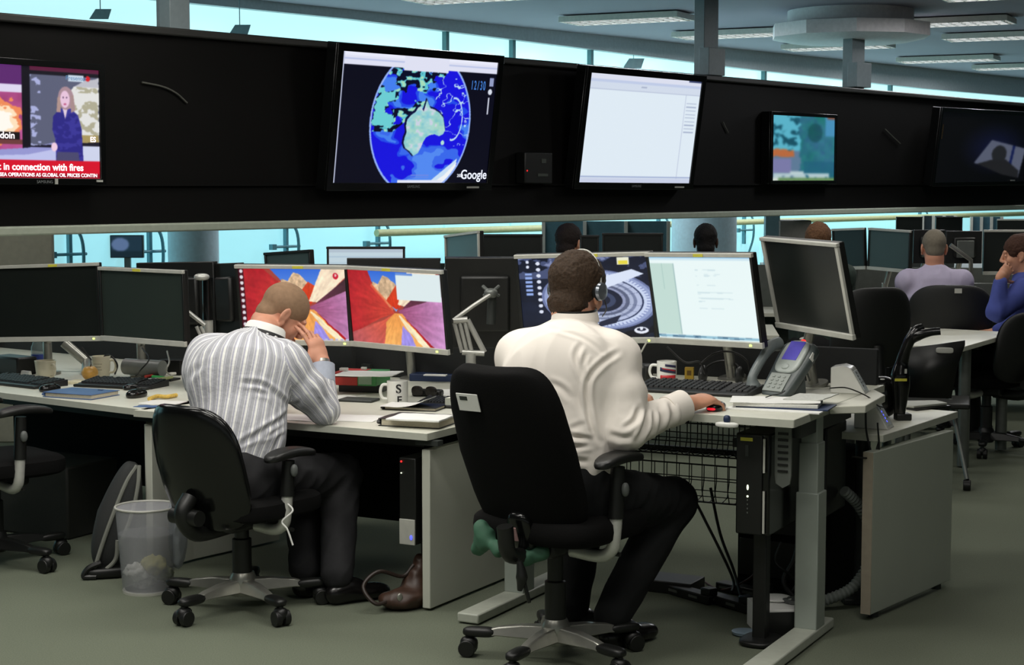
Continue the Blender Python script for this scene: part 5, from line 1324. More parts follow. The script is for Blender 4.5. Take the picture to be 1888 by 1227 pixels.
# ---------------------------------------------------------------- people of the rows behind
def small_person(label, Hc, fwd, hair, shirt, skin=SKIN, look=None, hair_th=.010, arms=True, right_arm=None, left_arm=None, h=.007, sc=1.0, bald=False, lan=False):
    f = V((fwd[0], fwd[1], 0)).normalized(); r = V((f.y, -f.x, 0)); up = V((0, 0, 1))
    Hc = V(Hc); Hm = hframe(Hc, look or (f * 1.0 - up * .1))
    nb = Hc - f * .035 - up * .155; shc = nb - up * .06 - f * .015; Ls = shc - r * .17; Rs = shc + r * .17
    pel = V((shc.x, shc.y, .58)) - f * .05; chest = pel * .25 + shc * .75
    Re = Rs - up * .24 + f * .10; Rw = Re + f * .2 + up * .05 - r * .06; Le = Ls - up * .24 + f * .10; Lw = Le + f * .2 + up * .05 + r * .06
    hd = None
    if right_arm: Re, Rw, hd = right_arm
    hdl = None
    if left_arm: Le, Lw, hdl = left_arm; Rw = Re + f * .12 - up * .05
    hipR = pel + r * .09; hipL = pel - r * .09; kR = hipR + f * .42; kL = hipL + f * .42; aR = kR - up * .45 - f * .05; aL = kL - up * .45 - f * .05
    S = SDF(); head_prims(S, Hm, nb, .056, sc)
    S.cap(pel, chest, .13, .14, .05, f, .72); S.cap(chest, shc, .13, .10, .05, f, .7); S.cap(Ls, Rs, .055, .055, .04)
    for a, b, c_ in ((Rs, Re, Rw), (Ls, Le, Lw)): S.cap(a, b, .048, .04, .03); S.cap(b, c_, .04, .028, .02)
    if hd is not None: hand_prims(S, Rw, hd - Rw, V((-.6, -.7, .2)), 1 if right_arm else -1, curl=(.3, .5, .4))
    else: hand_prims(S, Rw, f, up, -1)
    if hdl is not None: hand_prims(S, Lw, hdl - Lw, V((.3, -.9, .2)), 1, curl=(.35, .5, .4), thumb=(.7, .6, -.3))
    else: hand_prims(S, Lw, f, up, 1)
    for a, b, c_ in ((hipR, kR, aR), (hipL, kL, aL)): S.cap(a, b, .08, .058, .04); S.cap(b, c_, .055, .04, .03)
    P, Q = S.mesh(h * .75); person = np_obj('person', P, Q, skin); tag(person, label, 'person')
    hair_mesh('hair', Hm, person, hair, sc, 1.0, hair_th, -.030 if bald else -.055, .045, .005, disp=.0005 if bald else .003)
    S = SDF(); S.cap(pel, chest, .165, .18, .05, f, .74); S.cap(chest, shc - up * .02, .18, .12, .05, f, .72); S.cap(Ls, Rs, .074, .074, .05); S.cap(nb + up * .005, shc, .064, .10, .05)
    for a, b, c_ in ((Rs, Re, Rw), (Ls, Le, Lw)): S.cap(a, b, .074, .062, .03); S.cap(b, c_ - (c_ - b).normalized() * .04, .060, .042, .02)
    P, Q = S.mesh(h); np_obj('shirt', P, Q, shirt, person, disp=lambda P, N: fold_noise(P, N, .005, (.2, .2, 1), (5, 15)))
    S = SDF(); S.cap(pel - up * .02, pel + up * .01, .16, .16, .05, f, .9)
    for a, b, c_ in ((hipR, kR, aR), (hipL, kL, aL)): S.cap(a, b, .10, .078, .04); S.cap(b, c_, .075, .06, .03)
    P, Q = S.mesh(.012); np_obj('trousers', P, Q, TROU, person)
    Hn = hframe(nb + up * .01, f, up)
    MB(Hn).lathe([(.064, -.02), (.067, .012), (.066, .024), (.072, .016), (.078, -.012)], n=28).build('collar', shirt, person, world=True, sol=.002)
    if lan: MB(Hn).lathe([(.079, .006), (.081, -.006), (.084, -.016)], n=28).build('lanyard', NAVY, person, world=True, sol=.002)
    return person, Hm
LIL = mat('lilac shirt cotton', (186, 178, 204), .85, var=.03); BLU = mat('violet blue shirt cotton', (70, 82, 158), .85, var=.05)
small_person('bald man in a lilac shirt sitting with his back to us at the right', D(1722, 458, 11.35), (.10, 1), mat('grey stubble', (120, 112, 98), .8, var=.12, scale=60), LIL, SKIN2, hair_th=.003, bald=True, lan=True)
hc = D(1880, 470, 10.75)
small_person('man in a violet blue shirt at the right edge, resting his chin on his hand', hc, (-.9, .35), hairm('brown hair', (70, 46, 36)), BLU, SKIN,
             look=V((-.93, .20, -.12)), left_arm=(D(1838, 575, 10.5), D(1846, 510, 10.52), D(1870, 484, 10.62)), h=.006)
small_person('dark-haired person in the back row, left one of the two heads there', D(1049, 448, 11.5), (.5, .85), hairm('very dark brown hair', (34, 26, 24)), mat('dark jumper wool', (40, 44, 50), .9), SKIN)
small_person('dark-skinned person with cropped black hair in front of the pale blue column', D(1301, 446, 12.0), (.1, 1), hairm('cropped black hair', (16, 14, 14)), mat('grey shirt cotton', (160, 166, 172), .85), DARKSK, hair_th=.006)
small_person('person with brown hair behind the turned silver-framed monitor', D(1509, 447, 11.2), (.3, .95), hairm('mid brown hair', (104, 74, 52)), mat('dark green jumper wool', (40, 54, 48), .9), SKIN2)
# ================================================================ SMALL THINGS
def hfield(w_, d_, h0, cells, rise, nx, ny, gap=.18, skip=None):
    """a slab with raised keys as one connected surface; local origin at its centre, bottom z=0"""
    mb = MB(); xs = []; ys = []
    m_ = .008
    def cuts(L, n):
        out = [-L / 2]; c = (L - 2 * m_) / n
        for i in range(n):
            a = -L / 2 + m_ + i * c
            out += [a + c * gap * .5, a + c * gap * .5 + c * .06, a + c * (1 - gap * .5) - c * .06, a + c * (1 - gap * .5)]
        return out + [L / 2]
    xs = cuts(w_, nx); ys = cuts(d_, ny)
    vs = []; N = len(xs)
    for j, y in enumerate(ys):
        for i, x in enumerate(xs):
            up_ = 0 < i < N - 1 and 0 < j < len(ys) - 1 and (i - 1) % 4 in (1, 2) and (j - 1) % 4 in (1, 2)
            if up_ and skip and skip((i - 1) // 4, (j - 1) // 4): up_ = False
            vs.append((x, y, h0(y) + (rise if up_ else 0)))
    fs = [(j * N + i, j * N + i + 1, (j + 1) * N + i + 1, (j + 1) * N + i) for j in range(len(ys) - 1) for i in range(N - 1)]
    b = len(vs); J = len(ys)
    vs += [(-w_ / 2, -d_ / 2, 0), (w_ / 2, -d_ / 2, 0), (w_ / 2, d_ / 2, 0), (-w_ / 2, d_ / 2, 0)]
    fs += [tuple([b, b + 1] + list(range(N - 1, -1, -1))), tuple([b + 2, b + 3] + [(J - 1) * N + i for i in range(N)]), tuple([b + 1, b + 2] + [j * N + N - 1 for j in range(J - 1, -1, -1)]), tuple([b + 3, b] + [j * N for j in range(J)]), (b + 3, b + 2, b + 1, b)]
    return mb.add(vs, fs)
def keyboard(label, p, f, w_=.44, d_=.16, m=None):
    t = thing('keyboard', label, 'keyboard', p, yaw_of(f))
    hfield(w_, d_, lambda y: .014 + (y + d_ / 2) * .10, None, .007, 20, 6, skip=lambda i, j: (i == 15 or (j == 5 and i in (1, 5, 10)))).build('key_deck', m or mat('matt black keys', (26, 27, 28), .5), t, ang=20)
    MB().box((0, -d_ / 2 - .02, .007), (w_, .045, .012)).build('wrist_rest', BLK, t, bevel=.004)
    return t
def mug(label, p, f, m, r=.040, h=.092, handle=1, flare=0.0, name='mug'):
    t = thing(name, label, 'mug', p, yaw_of(f))
    MB().lathe([(r * .86, 0), (r * .92, .004), (r, h * .4), (r + flare, h), (r + flare - .003, h + .001), (r - .004, h * .4), (r * .85, .006), (.0, .006)], n=36).build('cup', m, t)
    s = handle
    MB().tube(curve_pts([(s * (r - .002), 0, h * .80), (s * (r + .022), 0, h * .78), (s * (r + .030), 0, h * .5), (s * (r + .020), 0, h * .24), (s * (r - .004), 0, h * .18)], 6), .006, 10).build('handle', m, t)
    return t
def curved_text(s_, size, r, z, ang, m, t, bold=.0):
    """letters wrapped on a cylinder of radius r"""
    o = text(s_, size, MX.Identity(4), m, t, 'printed_letter', bold=bold)
    me = o.data
    for v in me.vertices:
        x, y, q = v.co; a = ang + x / r
        rr = r + .0006 + q * .1; v.co = (rr * math.sin(a), -rr * math.cos(a), z + y)
    me.update(); return o
def sheet(name, label, cat, c, f, w_, d_, z, m=PAP, th=.0015, curl=0.0, group=None, bend=.0):
    t = tag(bpy.data.objects.new(name, None), label, cat, group) if 0 else None
    mb = MB(MX.Translation((c.x, c.y, z)) @ MX.Rotation(yaw_of(f), 4, 'Z'))
    n = 10; vs = []; fs = []
    for k in range(2):
        for j in range(n + 1):
            for i in range(n + 1):
                x = (i / n - .5) * w_; y = (j / n - .5) * d_
                hz = bend * max(0, i / n - .4) ** 2 + curl * max(0, j / n - .5) ** 2 + .0006 * math.sin(i * 1.3 + j)
                vs.append((x, y, hz + k * th + .0008))
    M_ = (n + 1) ** 2
    for j in range(n):
        for i in range(n):
            a = j * (n + 1) + i; fs.append((a, a + n + 1, a + n + 2, a + 1)); fs.append((M_ + a, M_ + a + 1, M_ + a + n + 2, M_ + a + n + 1))
    for i in range(n):
        fs.append((i, i + 1, M_ + i + 1, M_ + i)); a = n * (n + 1) + i; fs.append((a + 1, a, M_ + a, M_ + a + 1))
        a = i * (n + 1); fs.append((a + n + 1, a, M_ + a, M_ + a + n + 1)); a = i * (n + 1) + n; fs.append((a, a + n + 1, M_ + a + n + 1, M_ + a))
    return one(name, mb.add(vs, fs), m, label, cat, group)
def cable(label, pts, r=.004, m=None, name='cable', cat='cable', group=None, n=8):
    return one(name, MB().tube(curve_pts(pts, 8), r, n), m or CAB, label, cat, group)
def slab(name, label, cat, c, f, w_, d_, z, h, m, bevel=.002, parent=None, group=None):
    return one(name, MB(MX.Translation((c.x, c.y, z)) @ MX.Rotation(yaw_of(f), 4, 'Z')).box((0, 0, h / 2), (w_, d_, h)), m, label, cat, group, bevel=bevel)

# ---------------------------------------------------------------- left desk
keyboard('black keyboard at the left edge of the far left desk', U(45, 708, ZM), VL, .46, .15)
keyboard('black keyboard between the blue folder and the pens on the left desk', U(228, 712, ZM), (.35, .93), .40, .15)
mug('cream mug beside the white card on the far left desk', U(84, 697, ZM), VL, CREAM, .046, .085, 1, .006)
m2 = mug('cream mug with faded writing and a side handle just behind the apple', U(187, 694, ZM), (.1, 1), CREAM, .044, .10, 1, .002)
for i, s_ in enumerate(('BE NICE TO', 'ME I AM', 'HAVING A', 'BAD DAY')): pass
for i in range(4): curved_text('mmmmm' if i != 2 else 'mmmm', .012, .0442, .078 - i * .014, -.1, mat('faded brown print', (120, 110, 84), .6), m2)
ap = U(166, 702, ZM)
t = thing('apple', 'yellow-orange apple in front of the cream mugs', 'apple', ap)
def appf(x, y, z): 
    q = math.hypot(x, y); return [x * (1 - .10 * max(0, -z / .036)), y * (1 - .10 * max(0, -z / .036)), z - .012 * math.exp(-(q / .013) ** 2) * (1 if z > 0 else -1)]
MB().sell((0, 0, .036), (.040, .040, .038), 1, 1, 32, 24, fn=appf).build('fruit', mat('apple skin', (224, 172, 88), .3, var=.2, scale=30), t)
MB().tube([(0, 0, .058), (.003, 0, .070), (.006, .001, .078)], .0018, 6).build('stem', mat('brown stem', (86, 60, 36), .8), t)
a = U(46, 694, ZM)
one('card_box', MB(MX.Translation(a) @ MX.Rotation(yaw_of(VL), 4, 'Z')).add([(-.038, -.01, 0), (.038, -.01, 0), (.038, .015, 0), (-.038, .015, 0), (-.032, 0, .026), (.034, 0, .026), (.034, .012, .026), (-.032, .012, .026)], [(3, 2, 1, 0), (4, 5, 6, 7), (0, 1, 5, 4), (2, 3, 7, 6), (1, 2, 6, 5), (3, 0, 4, 7)]), PAP, 'small white folded card standing beside the cream mug at the left', 'card')
sheet('notepad', 'cream notepad under the apple on the left desk', 'notepad', U(165, 708, ZM), (.3, .95), .20, .10, ZM, mat('cream paper', (214, 206, 176), .7), .012)
def folder(label, p, f, w_, d_, m, h=.022):
    t = thing('ring_folder', label, 'folder', p, yaw_of(f))
    MB().box((0, 0, .0025), (w_, d_, .003)).build('lower_cover', m, t, bevel=.001); MB().box((0, 0, h), (w_, d_, .003)).build('upper_cover', m, t, bevel=.001)
    MB().box((.004, 0, h / 2 + .001), (w_ - .016, d_ - .012, h - .006)).build('pages', mat('page edges', (196, 188, 166), .8, var=.1, scale=200), t)
    g = MB(); g.sell((-w_ / 2, 0, h / 2 + .001), (.010, d_ / 2, h / 2 + .001), .8, .3, 16, 10); g.build('spine', m, t)
    return t
fd = folder('blue ring folder lying near the front edge of the left desk', U(150, 731, ZM), (.42, .90), .27, .20, BLUEF)
MB().box((.06, .06, .0245), (.022, .012, .002)).build('tab', NAVY, fd)
def mouse(label, p, f, m=BLKG, sc=1.0):
    t = thing('computer_mouse', label, 'mouse', p, yaw_of(f))
    MB().sell((0, 0, .012 * sc), (.031 * sc, .054 * sc, .022 * sc), .85, .8, 28, 16, fn=lambda x, y, z: [x, y, max(z, -.012 * sc)]).build('shell', m, t)
    MB().cyl((-.004, .030, .032 * sc), (.004, .030, .032 * sc), .006, n=14).build('scroll_wheel', GRYD, t)
    return t
mouse('black mouse beside the blue folder, nearer the left edge', U(92, 722, ZM), (.6, .8))
mouse('glossy black mouse right of the blue folder', U(252, 733, ZM), (.4, .9), sc=1.1)
mouse('small black mouse just behind the glossy one on the left desk', U(243, 719, ZM), (.7, .7), sc=.8)
sheet('paper_sheet', 'white sheet by the rounded chair back at the right end of the left desk', 'paper', U(300, 744, ZM), (.3, .95), .17, .13, ZM, PAP, .003)
sheet('blue_notebook', 'thin blue notebook poking out under the white sheet by the chair back', 'notebook', U(272, 750, ZM), (.3, .95), .10, .07, ZM - .0005, BLUEF, .0012)
one('banana', MB().tube(curve_pts([U(276, 735, ZM + .013), U(292, 731, ZM + .016), U(308, 730, ZM + .016), U(326, 731, ZM + .013)], 6), [.004] + [.011] * 17 + [.006], 10), mat('yellow peel', (216, 176, 78), .5, var=.15), 'small yellow curved fruit next to the striped sleeve', 'fruit') if 0 else None
one('woven_strap', MB().tube(curve_pts([U(275, 736, ZM + .010), U(290, 731, ZM + .012), U(306, 732, ZM + .011), U(325, 729, ZM + .010)], 6), .009, 10), mat('yellow woven strap', (214, 180, 86), .7, var=.2, scale=90), 'yellow twisted strap lying beside the striped shirt', 'lanyard')
for i, (x0, y0, x1, y1, col, cn) in enumerate([(268, 695, 288, 692, (196, 70, 60), 'red'), (272, 701, 298, 699, (226, 226, 220), 'white'), (281, 695, 306, 697, (60, 196, 96), 'green'),
                                              (292, 692, 324, 689, (232, 230, 220), 'cream'), (290, 700, 318, 696, (206, 214, 150), 'pale yellow')]):
    a = U(x0, y0, ZM + .018); b = U(x1, y1, ZM + .018)
    g = thing('marker_pen', cn + ' marker pen lying in the row of pens left of the striped shirt', 'pen', (a.x, a.y, a.z), group='marker pens on the left desk')
    c_ = a + (b - a) * .7
    MB().cyl(a, c_, .0075, n=12).build('barrel', mat(cn + ' pen plastic', col, .4), g, world=True); MB().cyl(c_, b, .008, .006, n=12).build('cap', mat(cn + ' pen plastic', col, .4), g, world=True)
slab('pen_tray', 'black tray under the row of marker pens', 'tray', U(296, 701, ZM), (.35, .93), .17, .09, ZM, .010, BLK)
one('sound_bar', MB().tube([U(232, 676, ZM + .052), U(300, 680, ZM + .052)], .040, 22), mat('silver grey plastic', (130, 134, 130), .35, .2), 'silver grey rounded sound bar under the unlit monitor on the left desk', 'speaker')
t = thing('bottle', 'clear water bottle with a blue label behind the cream mug at the left', 'bottle', U(70, 684, ZM))
MB().lathe([(.030, 0), (.032, .01), (.032, .12), (.012, .17), (.012, .19)], n=24).build('body', mat('clear grey plastic', (120, 136, 134), .15, alpha=.5), t)
MB().lathe([(.0328, .045), (.0328, .085)], n=24).build('label', mat('blue bottle label', (44, 60, 130), .4), t); MB().lathe([(.014, .185), (.014, .205), (.0, .206)], n=18).build('cap', SIL, t)
for i, pts in enumerate([[(118, 634), (140, 652), (158, 668), (170, 672)], [(168, 634), (176, 655), (180, 668)]]):
    a = [D(x, y, 8.2) for x, y in pts]
one('support_arm', MB().tube([D(118, 632, 8.75), D(160, 668, 8.75), U(161, 688, ZM + .01)], [.026, .026, .03], 12), SILM, 'slanting silver arm under the wide unlit monitor', 'arm')
cable('tangled black cable under the unlit monitors, left of the sound bar', [D(150, 640, 8.6), D(172, 665, 8.6), D(200, 655, 8.55), D(216, 672, 8.5), U(212, 690, ZM + .005)], .0045, group='cables under the left monitors')
cable('black cable crossing the front of the sound bar', [D(262, 642, 8.3), D(275, 662, 8.2), D(258, 684, 8.2), U(250, 694, ZM + .004)], .0035)
cable('pale cable loop standing on the desk at the right of the sound bar', [D(308, 648, 8.3), D(312, 668, 8.2), D(306, 684, 8.2), U(318, 694, ZM + .004)], .004, SIL)
slab('black_box', 'black box under the right end of the unlit monitor pair', 'box', U(322, 690, ZM), (.35, .93), .12, .10, ZM, .075, BLK, .004)
one('desk_phone_base', MB(MX.Translation(U(20, 690, ZM)) @ MX.Rotation(yaw_of(VL), 4, 'Z')).box((0, .02, .045), (.22, .12, .09)), BLK, 'black box behind the keyboard at the left edge', 'box', bevel=.01)

# ---------------------------------------------------------------- middle desk
t = thing('card_file', 'red and green box file lying flat, topped by white papers, behind the striped elbow', 'box file', U(660, 722, ZM), yaw_of((.25, .97)))
MB().box((-.03, 0, .066), (.125, .20, .056)).build('red_box', REDP, t, bevel=.003); MB().box((-.03, -.1015, .082), (.122, .003, .014)).build('red_box_band', mat('dark red band', (92, 34, 30), .5), t)
MB().box((.078, 0, .066), (.090, .20, .056)).build('green_box', GRNP, t, bevel=.003); MB().box((.070, -.101, .064), (.062, .002, .038)).build('green_box_label', mat('pale green label', (150, 176, 150), .5), t)
MB().box((.02, .03, .019), (.20, .14, .038)).build('under_tray', BLK, t, bevel=.004)
sheet('paper_pile', 'white papers lying on top of the red and green box file', 'paper', U(680, 690, ZM + .096), (.2, .98), .27, .20, ZM + .094, PAP, .004, bend=.01)
slab('hole_punch', 'small white block on the papers of the box file, left one', 'stationery', U(634, 684, ZM + .10), (.2, .98), .035, .03, ZM + .0995, .014, WCER, .002)
slab('hole_punch', 'small white block on the papers of the box file, right one', 'stationery', U(671, 682, ZM + .10), (.2, .98), .025, .02, ZM + .1, .012, WCER, .002)
t = thing('mug', 'white mug with a large black letter S', 'mug', U(733, 744, ZM), yaw_of((.25, .97)))
MB().lathe([(.040, 0), (.044, .004), (.0455, .03), (.0455, .098), (.043, .099), (.042, .03), (.038, .008), (0, .008)], n=40).build('cup', WCER, t)
MB().tube(curve_pts([(-.043, 0, .080), (-.066, -.006, .078), (-.075, -.008, .050), (-.066, -.006, .022), (-.042, 0, .016)], 6), .0068, 10).build('handle', WCER, t)
curved_text('S', .052, .0458, .066, .42, mat('black print', (16, 16, 18), .5), t, .0015); curved_text('E', .045, .0458, .018, .50, mat('black print', (16, 16, 18), .5), t, .001)
t = thing('sunglasses', 'dark folded sunglasses and case beside the letter mug', 'glasses', U(783, 733, ZM), yaw_of((.3, .95)))
for x in (-.035, .03): MB().sell((x, 0, .028), (.028, .006, .022), .8, .8).build('lens', mat('dark brown lens', (30, 26, 22), .2), t)
MB().tube([(-.06, .0, .032), (0, -.004, .036), (.058, .0, .032)], .003, 8).build('bridge', BLK, t); MB().box((0, .04, .016), (.14, .05, .032)).build('case', BLK, t, bevel=.01)
sheet('paper_sheet', 'crumpled white sheet behind the sunglasses, beside the tall chair back', 'paper', U(815, 728, ZM), (.1, 1), .14, .12, ZM, PAP, .002, curl=.06)
sheet('paper_sheet', 'large white sheet lying under the striped elbow', 'paper', U(640, 772, ZM), (.2, .98), .27, .19, ZM, PAP, .002)
sheet('paper_sheet', 'white sheet with a curled corner left of the letter mug', 'paper', U(632, 735, ZM), (.6, .8), .13, .16, ZM + .001, PAP, .002, bend=.02)
sheet('paper_sheet', 'white sheet lying in front of the striped shirt, near the front edge of the desk', 'paper', U(560, 772, ZM), (.4, .9), .24, .16, ZM, PAP, .002)
slab('desk_stand', 'dark grey flat stand under the curled white sheet', 'stand', U(662, 740, ZM), (.3, .95), .16, .10, ZM, .012, GRYD, .005)
t = folder('thick black ring binder at the front right corner of the middle desk', U(772, 783, ZM), (.35, .94), .26, .20, BLK, .030)
sheet('note_pages', 'white pages lying on the thick black ring binder', 'paper', U(775, 772, ZM + .032), (.3, .95), .22, .18, ZM + .0315, PAP, .006)
t = folder('thin black folder open with a curled white page, behind the thick binder', U(765, 754, ZM), (.30, .95), .24, .15, BLK, .014)
sheet('note_pages', 'curled white page rising from the thin black folder', 'paper', U(752, 748, ZM + .016), (.3, .95), .20, .15, ZM + .0155, PAP, .002, bend=.09)
keyboard('black keyboard half hidden by the tall chair, next to the curled white page', U(838, 748, ZM), (.35, .94), .30, .13)
slab('navy_box', 'navy box behind the sunglasses on the middle desk', 'box', U(800, 702, ZM), (.2, .98), .22, .10, ZM, .035, NAVY, .004)
slab('white_strip', 'white paper strip on top of the navy box', 'paper', U(803, 693, ZM + .036), (.2, .98), .11, .04, ZM + .0355, .006, PAP, .001)
def headphones(label, p, f, tilt=1.1, sc=1.0):
    t = thing('headphones', label, 'headphones', p, yaw_of(f)); R = MX.Rotation(-tilt, 4, 'X')
    arc = [(.075 * sc * math.cos(a), 0, .085 * sc * math.sin(a)) for a in np.linspace(-.1, PI + .1, 20)]
    MB(MX.Translation((0, 0, .03)) @ R).tube(arc, .005 * sc, 8).build('headband', BLK, t)
    for s_ in (-1, 1): MB(MX.Translation((0, 0, .03)) @ R).sell((s_ * .075 * sc, 0, -.01), (.018 * sc, .036 * sc, .038 * sc), .8, .9).build('ear_cup', mat('grey black ear cup', (52, 54, 54), .35), t)
    return t
headphones('black headphones lying behind the red and green box file', U(712, 690, ZM), (.2, 1), .9, 1.1)
headphones('black headphones lying in front of the turned base of the right document monitor', U(1330, 703, ZA), (.3, .95), 1.0, 1.0)

# ---------------------------------------------------------------- raised desk
keyboard('large black keyboard between the hands of the man in the white shirt and the phone', U(1288, 722, ZA), VA, .47, .17)
t = thing('computer_mouse', 'mouse glowing red under the right hand of the man in the white shirt', 'mouse', U(1320, 757, ZA), yaw_of(VA))
MB().sell((0, 0, .012), (.030, .052, .020), .85, .8, 28, 16, fn=lambda x, y, z: [x, y, max(z, -.012)]).build('shell', BLKG, t)
MB().sell((-.0, -.048, .010), (.016, .006, .005), .8, .8).build('glow_light', mat('dim red mouse glow', (240, 30, 50), .5, emit=.7), t)
mg = mug('white mug with a red, white and blue flag print', U(1229, 706, ZA), (.25, .97), WCER, .040, .088, -1)
fl = MB(); rr = .0408
def patch(m_, a0, a1, z0, z1, lean=0.0, nm='flag_print'):
    vs = []; n = 8
    for i in range(n + 1):
        a = a0 + (a1 - a0) * i / n; dz = lean * (i / n)
        vs += [(rr * math.sin(a), -rr * math.cos(a), z0 + dz), (rr * math.sin(a), -rr * math.cos(a), z1 + dz)]
    MB().add(vs, [(2 * i, 2 * i + 2, 2 * i + 3, 2 * i + 1) for i in range(n)]).build(nm, m_, mg, sol=.0006)
NV = mat('navy print', (34, 34, 74), .4); RD = mat('red print', (184, 34, 40), .4)
patch(NV, -.55, 1.3, .050, .066, -.012); patch(NV, .0, 1.3, .070, .080, -.008); rr = .0412; patch(RD, -.5, 1.2, .018, .034); patch(RD, -.3, 1.2, .060, .064, -.012); patch(NV, -.45, 1.2, .008, .012)
t = thing('yellow_box', 'small yellow box behind the keyboard, beside the flag mug', 'box', U(1271, 699, ZA), -.2)
MB().box((0, 0, .024), (.036, .03, .048)).build('carton', mat('yellow carton', (206, 170, 60), .5), t, bevel=.001); MB().box((0, -.0155, .026), (.018, .001, .02)).build('print', mat('dark yellow print', (120, 90, 30), .5), t)
# desk telephone
t = thing('desk_telephone', 'grey desk telephone with a purple-blue display and red light, right of the keyboard', 'telephone', U(1418, 729, ZA), yaw_of((.74, .67)))
PB = mat('dark grey phone plastic', (74, 82, 82), .4); PL = mat('light grey phone plastic', (158, 166, 162), .35)
TL_ = MX.Translation((0, .0, .0)) @ MX.Rotation(-.74, 4, 'X') @ MX.Scale(1.13, 4)
def ph(x, y, z):  # slim waist towards the bottom
    return [x * (1 + .12 * z / .10), y, z]
MB(TL_).sell((.015, .012, .112), (.068, .022, .118), .35, .5, 36, 24, fn=ph).build('body', PB, t)
MB().add([(-.05, .02, 0), (.07, .02, 0), (.07, .14, 0), (-.05, .14, 0), (-.04, .10, .13), (.06, .10, .13), (.06, .14, .10), (-.04, .14, .10)], [(3, 2, 1, 0), (4, 5, 6, 7), (0, 1, 5, 4), (2, 3, 7, 6), (1, 2, 6, 5), (3, 0, 4, 7)]).build('foot', PB, t, bevel=.006)
MB(TL_).sell((.018, -.010, .158), (.052, .010, .070), .6, .55, 36, 20).build('display_bezel', PL, t)
MB(TL_).box((.018, -.0195, .178), (.060, .004, .078)).build('display', mat('purple blue lcd', (72, 66, 148), .3, emit=.55), t)
MB(TL_).sell((.018, -.018, .112), (.016, .005, .012), .9, .9).build('navigation_button', PL, t)
kp = MB(TL_ @ MX.Translation((.012, -.0095, .048)) @ MX.Rotation(PI / 2, 4, 'X'))
k_ = hfield(.082, .075, lambda y: .003, None, .003, 3, 4, gap=.5); kp.v = [tuple(kp.m @ V(p)) for p in k_.v]; kp.f = k_.f
kp.build('keypad', mat('pale grey keys', (150, 156, 152), .4), t, ang=20)
MB(TL_).sell((.022, -.004, .232), (.009, .007, .006), .8, .8).build('message_light', RLED, t)
hs = MB(TL_); hs.tube(curve_pts([(-.078, -.008, .022), (-.080, -.032, .05), (-.078, -.036, .12), (-.076, -.030, .18), (-.074, -.006, .212)], 6), [.026, .025, .022, .020, .018, .017, .016, .016, .016, .016, .016, .016, .016, .016, .017, .018, .019, .020, .021, .022, .022, .023, .024, .025, .025][:25], 14)
hs.build('handset', mat('grey phone handset', (112, 120, 120), .35), t)
MB(TL_).box((.0865, .004, .175), (.002, .022, .026)).build('side_label', PAP, t)
cable('grey coiled telephone cord running down at the right of the phone', [D(1470, 652, 6.72), D(1482, 672, 6.72), D(1490, 694, 6.72), U(1493, 706, ZA + .005)], .004, GRY)
# papers at the front right of the raised desk
c = U(1440, 745, ZA); fA = (.30, .954)
slab('blue_notebook', 'white-edged notebook at the bottom of the paper pile on the raised desk', 'notebook', U(1436, 755, ZA), (.42, .90), .34, .17, ZA, .006, PAP, .001)
slab('blue_notebook', 'dark blue notebook cover in the paper pile on the raised desk', 'notebook', U(1450, 750, ZA + .006), (.36, .93), .33, .17, ZA + .0062, .005, NAVY, .001)
slab('paper_stack', 'thick stack of white printed papers on the dark blue notebook', 'paper', U(1435, 746, ZA + .012), (.28, .96), .30, .17, ZA + .0114, .012, mat('stacked paper edges', (222, 222, 214), .8, var=.10, scale=300), .001)
sheet('paper_sheet', 'top white sheet with a dark edge on the paper pile by the phone', 'paper', U(1430, 738, ZA + .026), (.18, .98), .32, .19, ZA + .0238, PAP, .002, bend=.012)
sheet('paper_sheet', 'ruffled grey-white sheets at the right of the paper pile', 'paper', U(1496, 738, ZA + .02), (.45, .89), .15, .20, ZA + .0268, mat('newsprint', (196, 198, 192), .8, var=.12, scale=90), .003, bend=.02)
cable('thin black cable end lying on the paper pile', [U(1412, 733, ZA + .032), U(1425, 729, ZA + .034), U(1440, 726, ZA + .034), U(1447, 721, ZA + .034)], .002)
cable('thin black cable lying across the side desk to the lower switch box', [U(1530, 716, ZA + .05), U(1562, 716, ZA + .045), U(1600, 732, ZA + .006), D(1618, 748, 6.42), D(1630, 752, 6.45)], .0025)
# small speaker under the building monitor and stick
slab('docking_box', 'black box under the ring building monitor', 'box', U(1162, 702, ZA), VA, .17, .10, ZA, .07, BLK, .012)
one('pale_stick', MB().cyl(D(1182, 650, 7.02), D(1194, 628, 6.99), .0035, n=8), SIL, 'short pale stick hanging under the lower edge of the building monitor', 'stick')
for i, pts in enumerate([[(1230, 640), (1262, 668), (1290, 668), (1300, 690)], [(1290, 672), (1318, 652), (1352, 650), (1378, 668), (1382, 700)]]):
    cable(['black cable hanging between the two lit monitors behind the flag mug', 'black cable arching behind the headphones'][i], [D(x, y, 6.95) for x, y in pts] , .004)

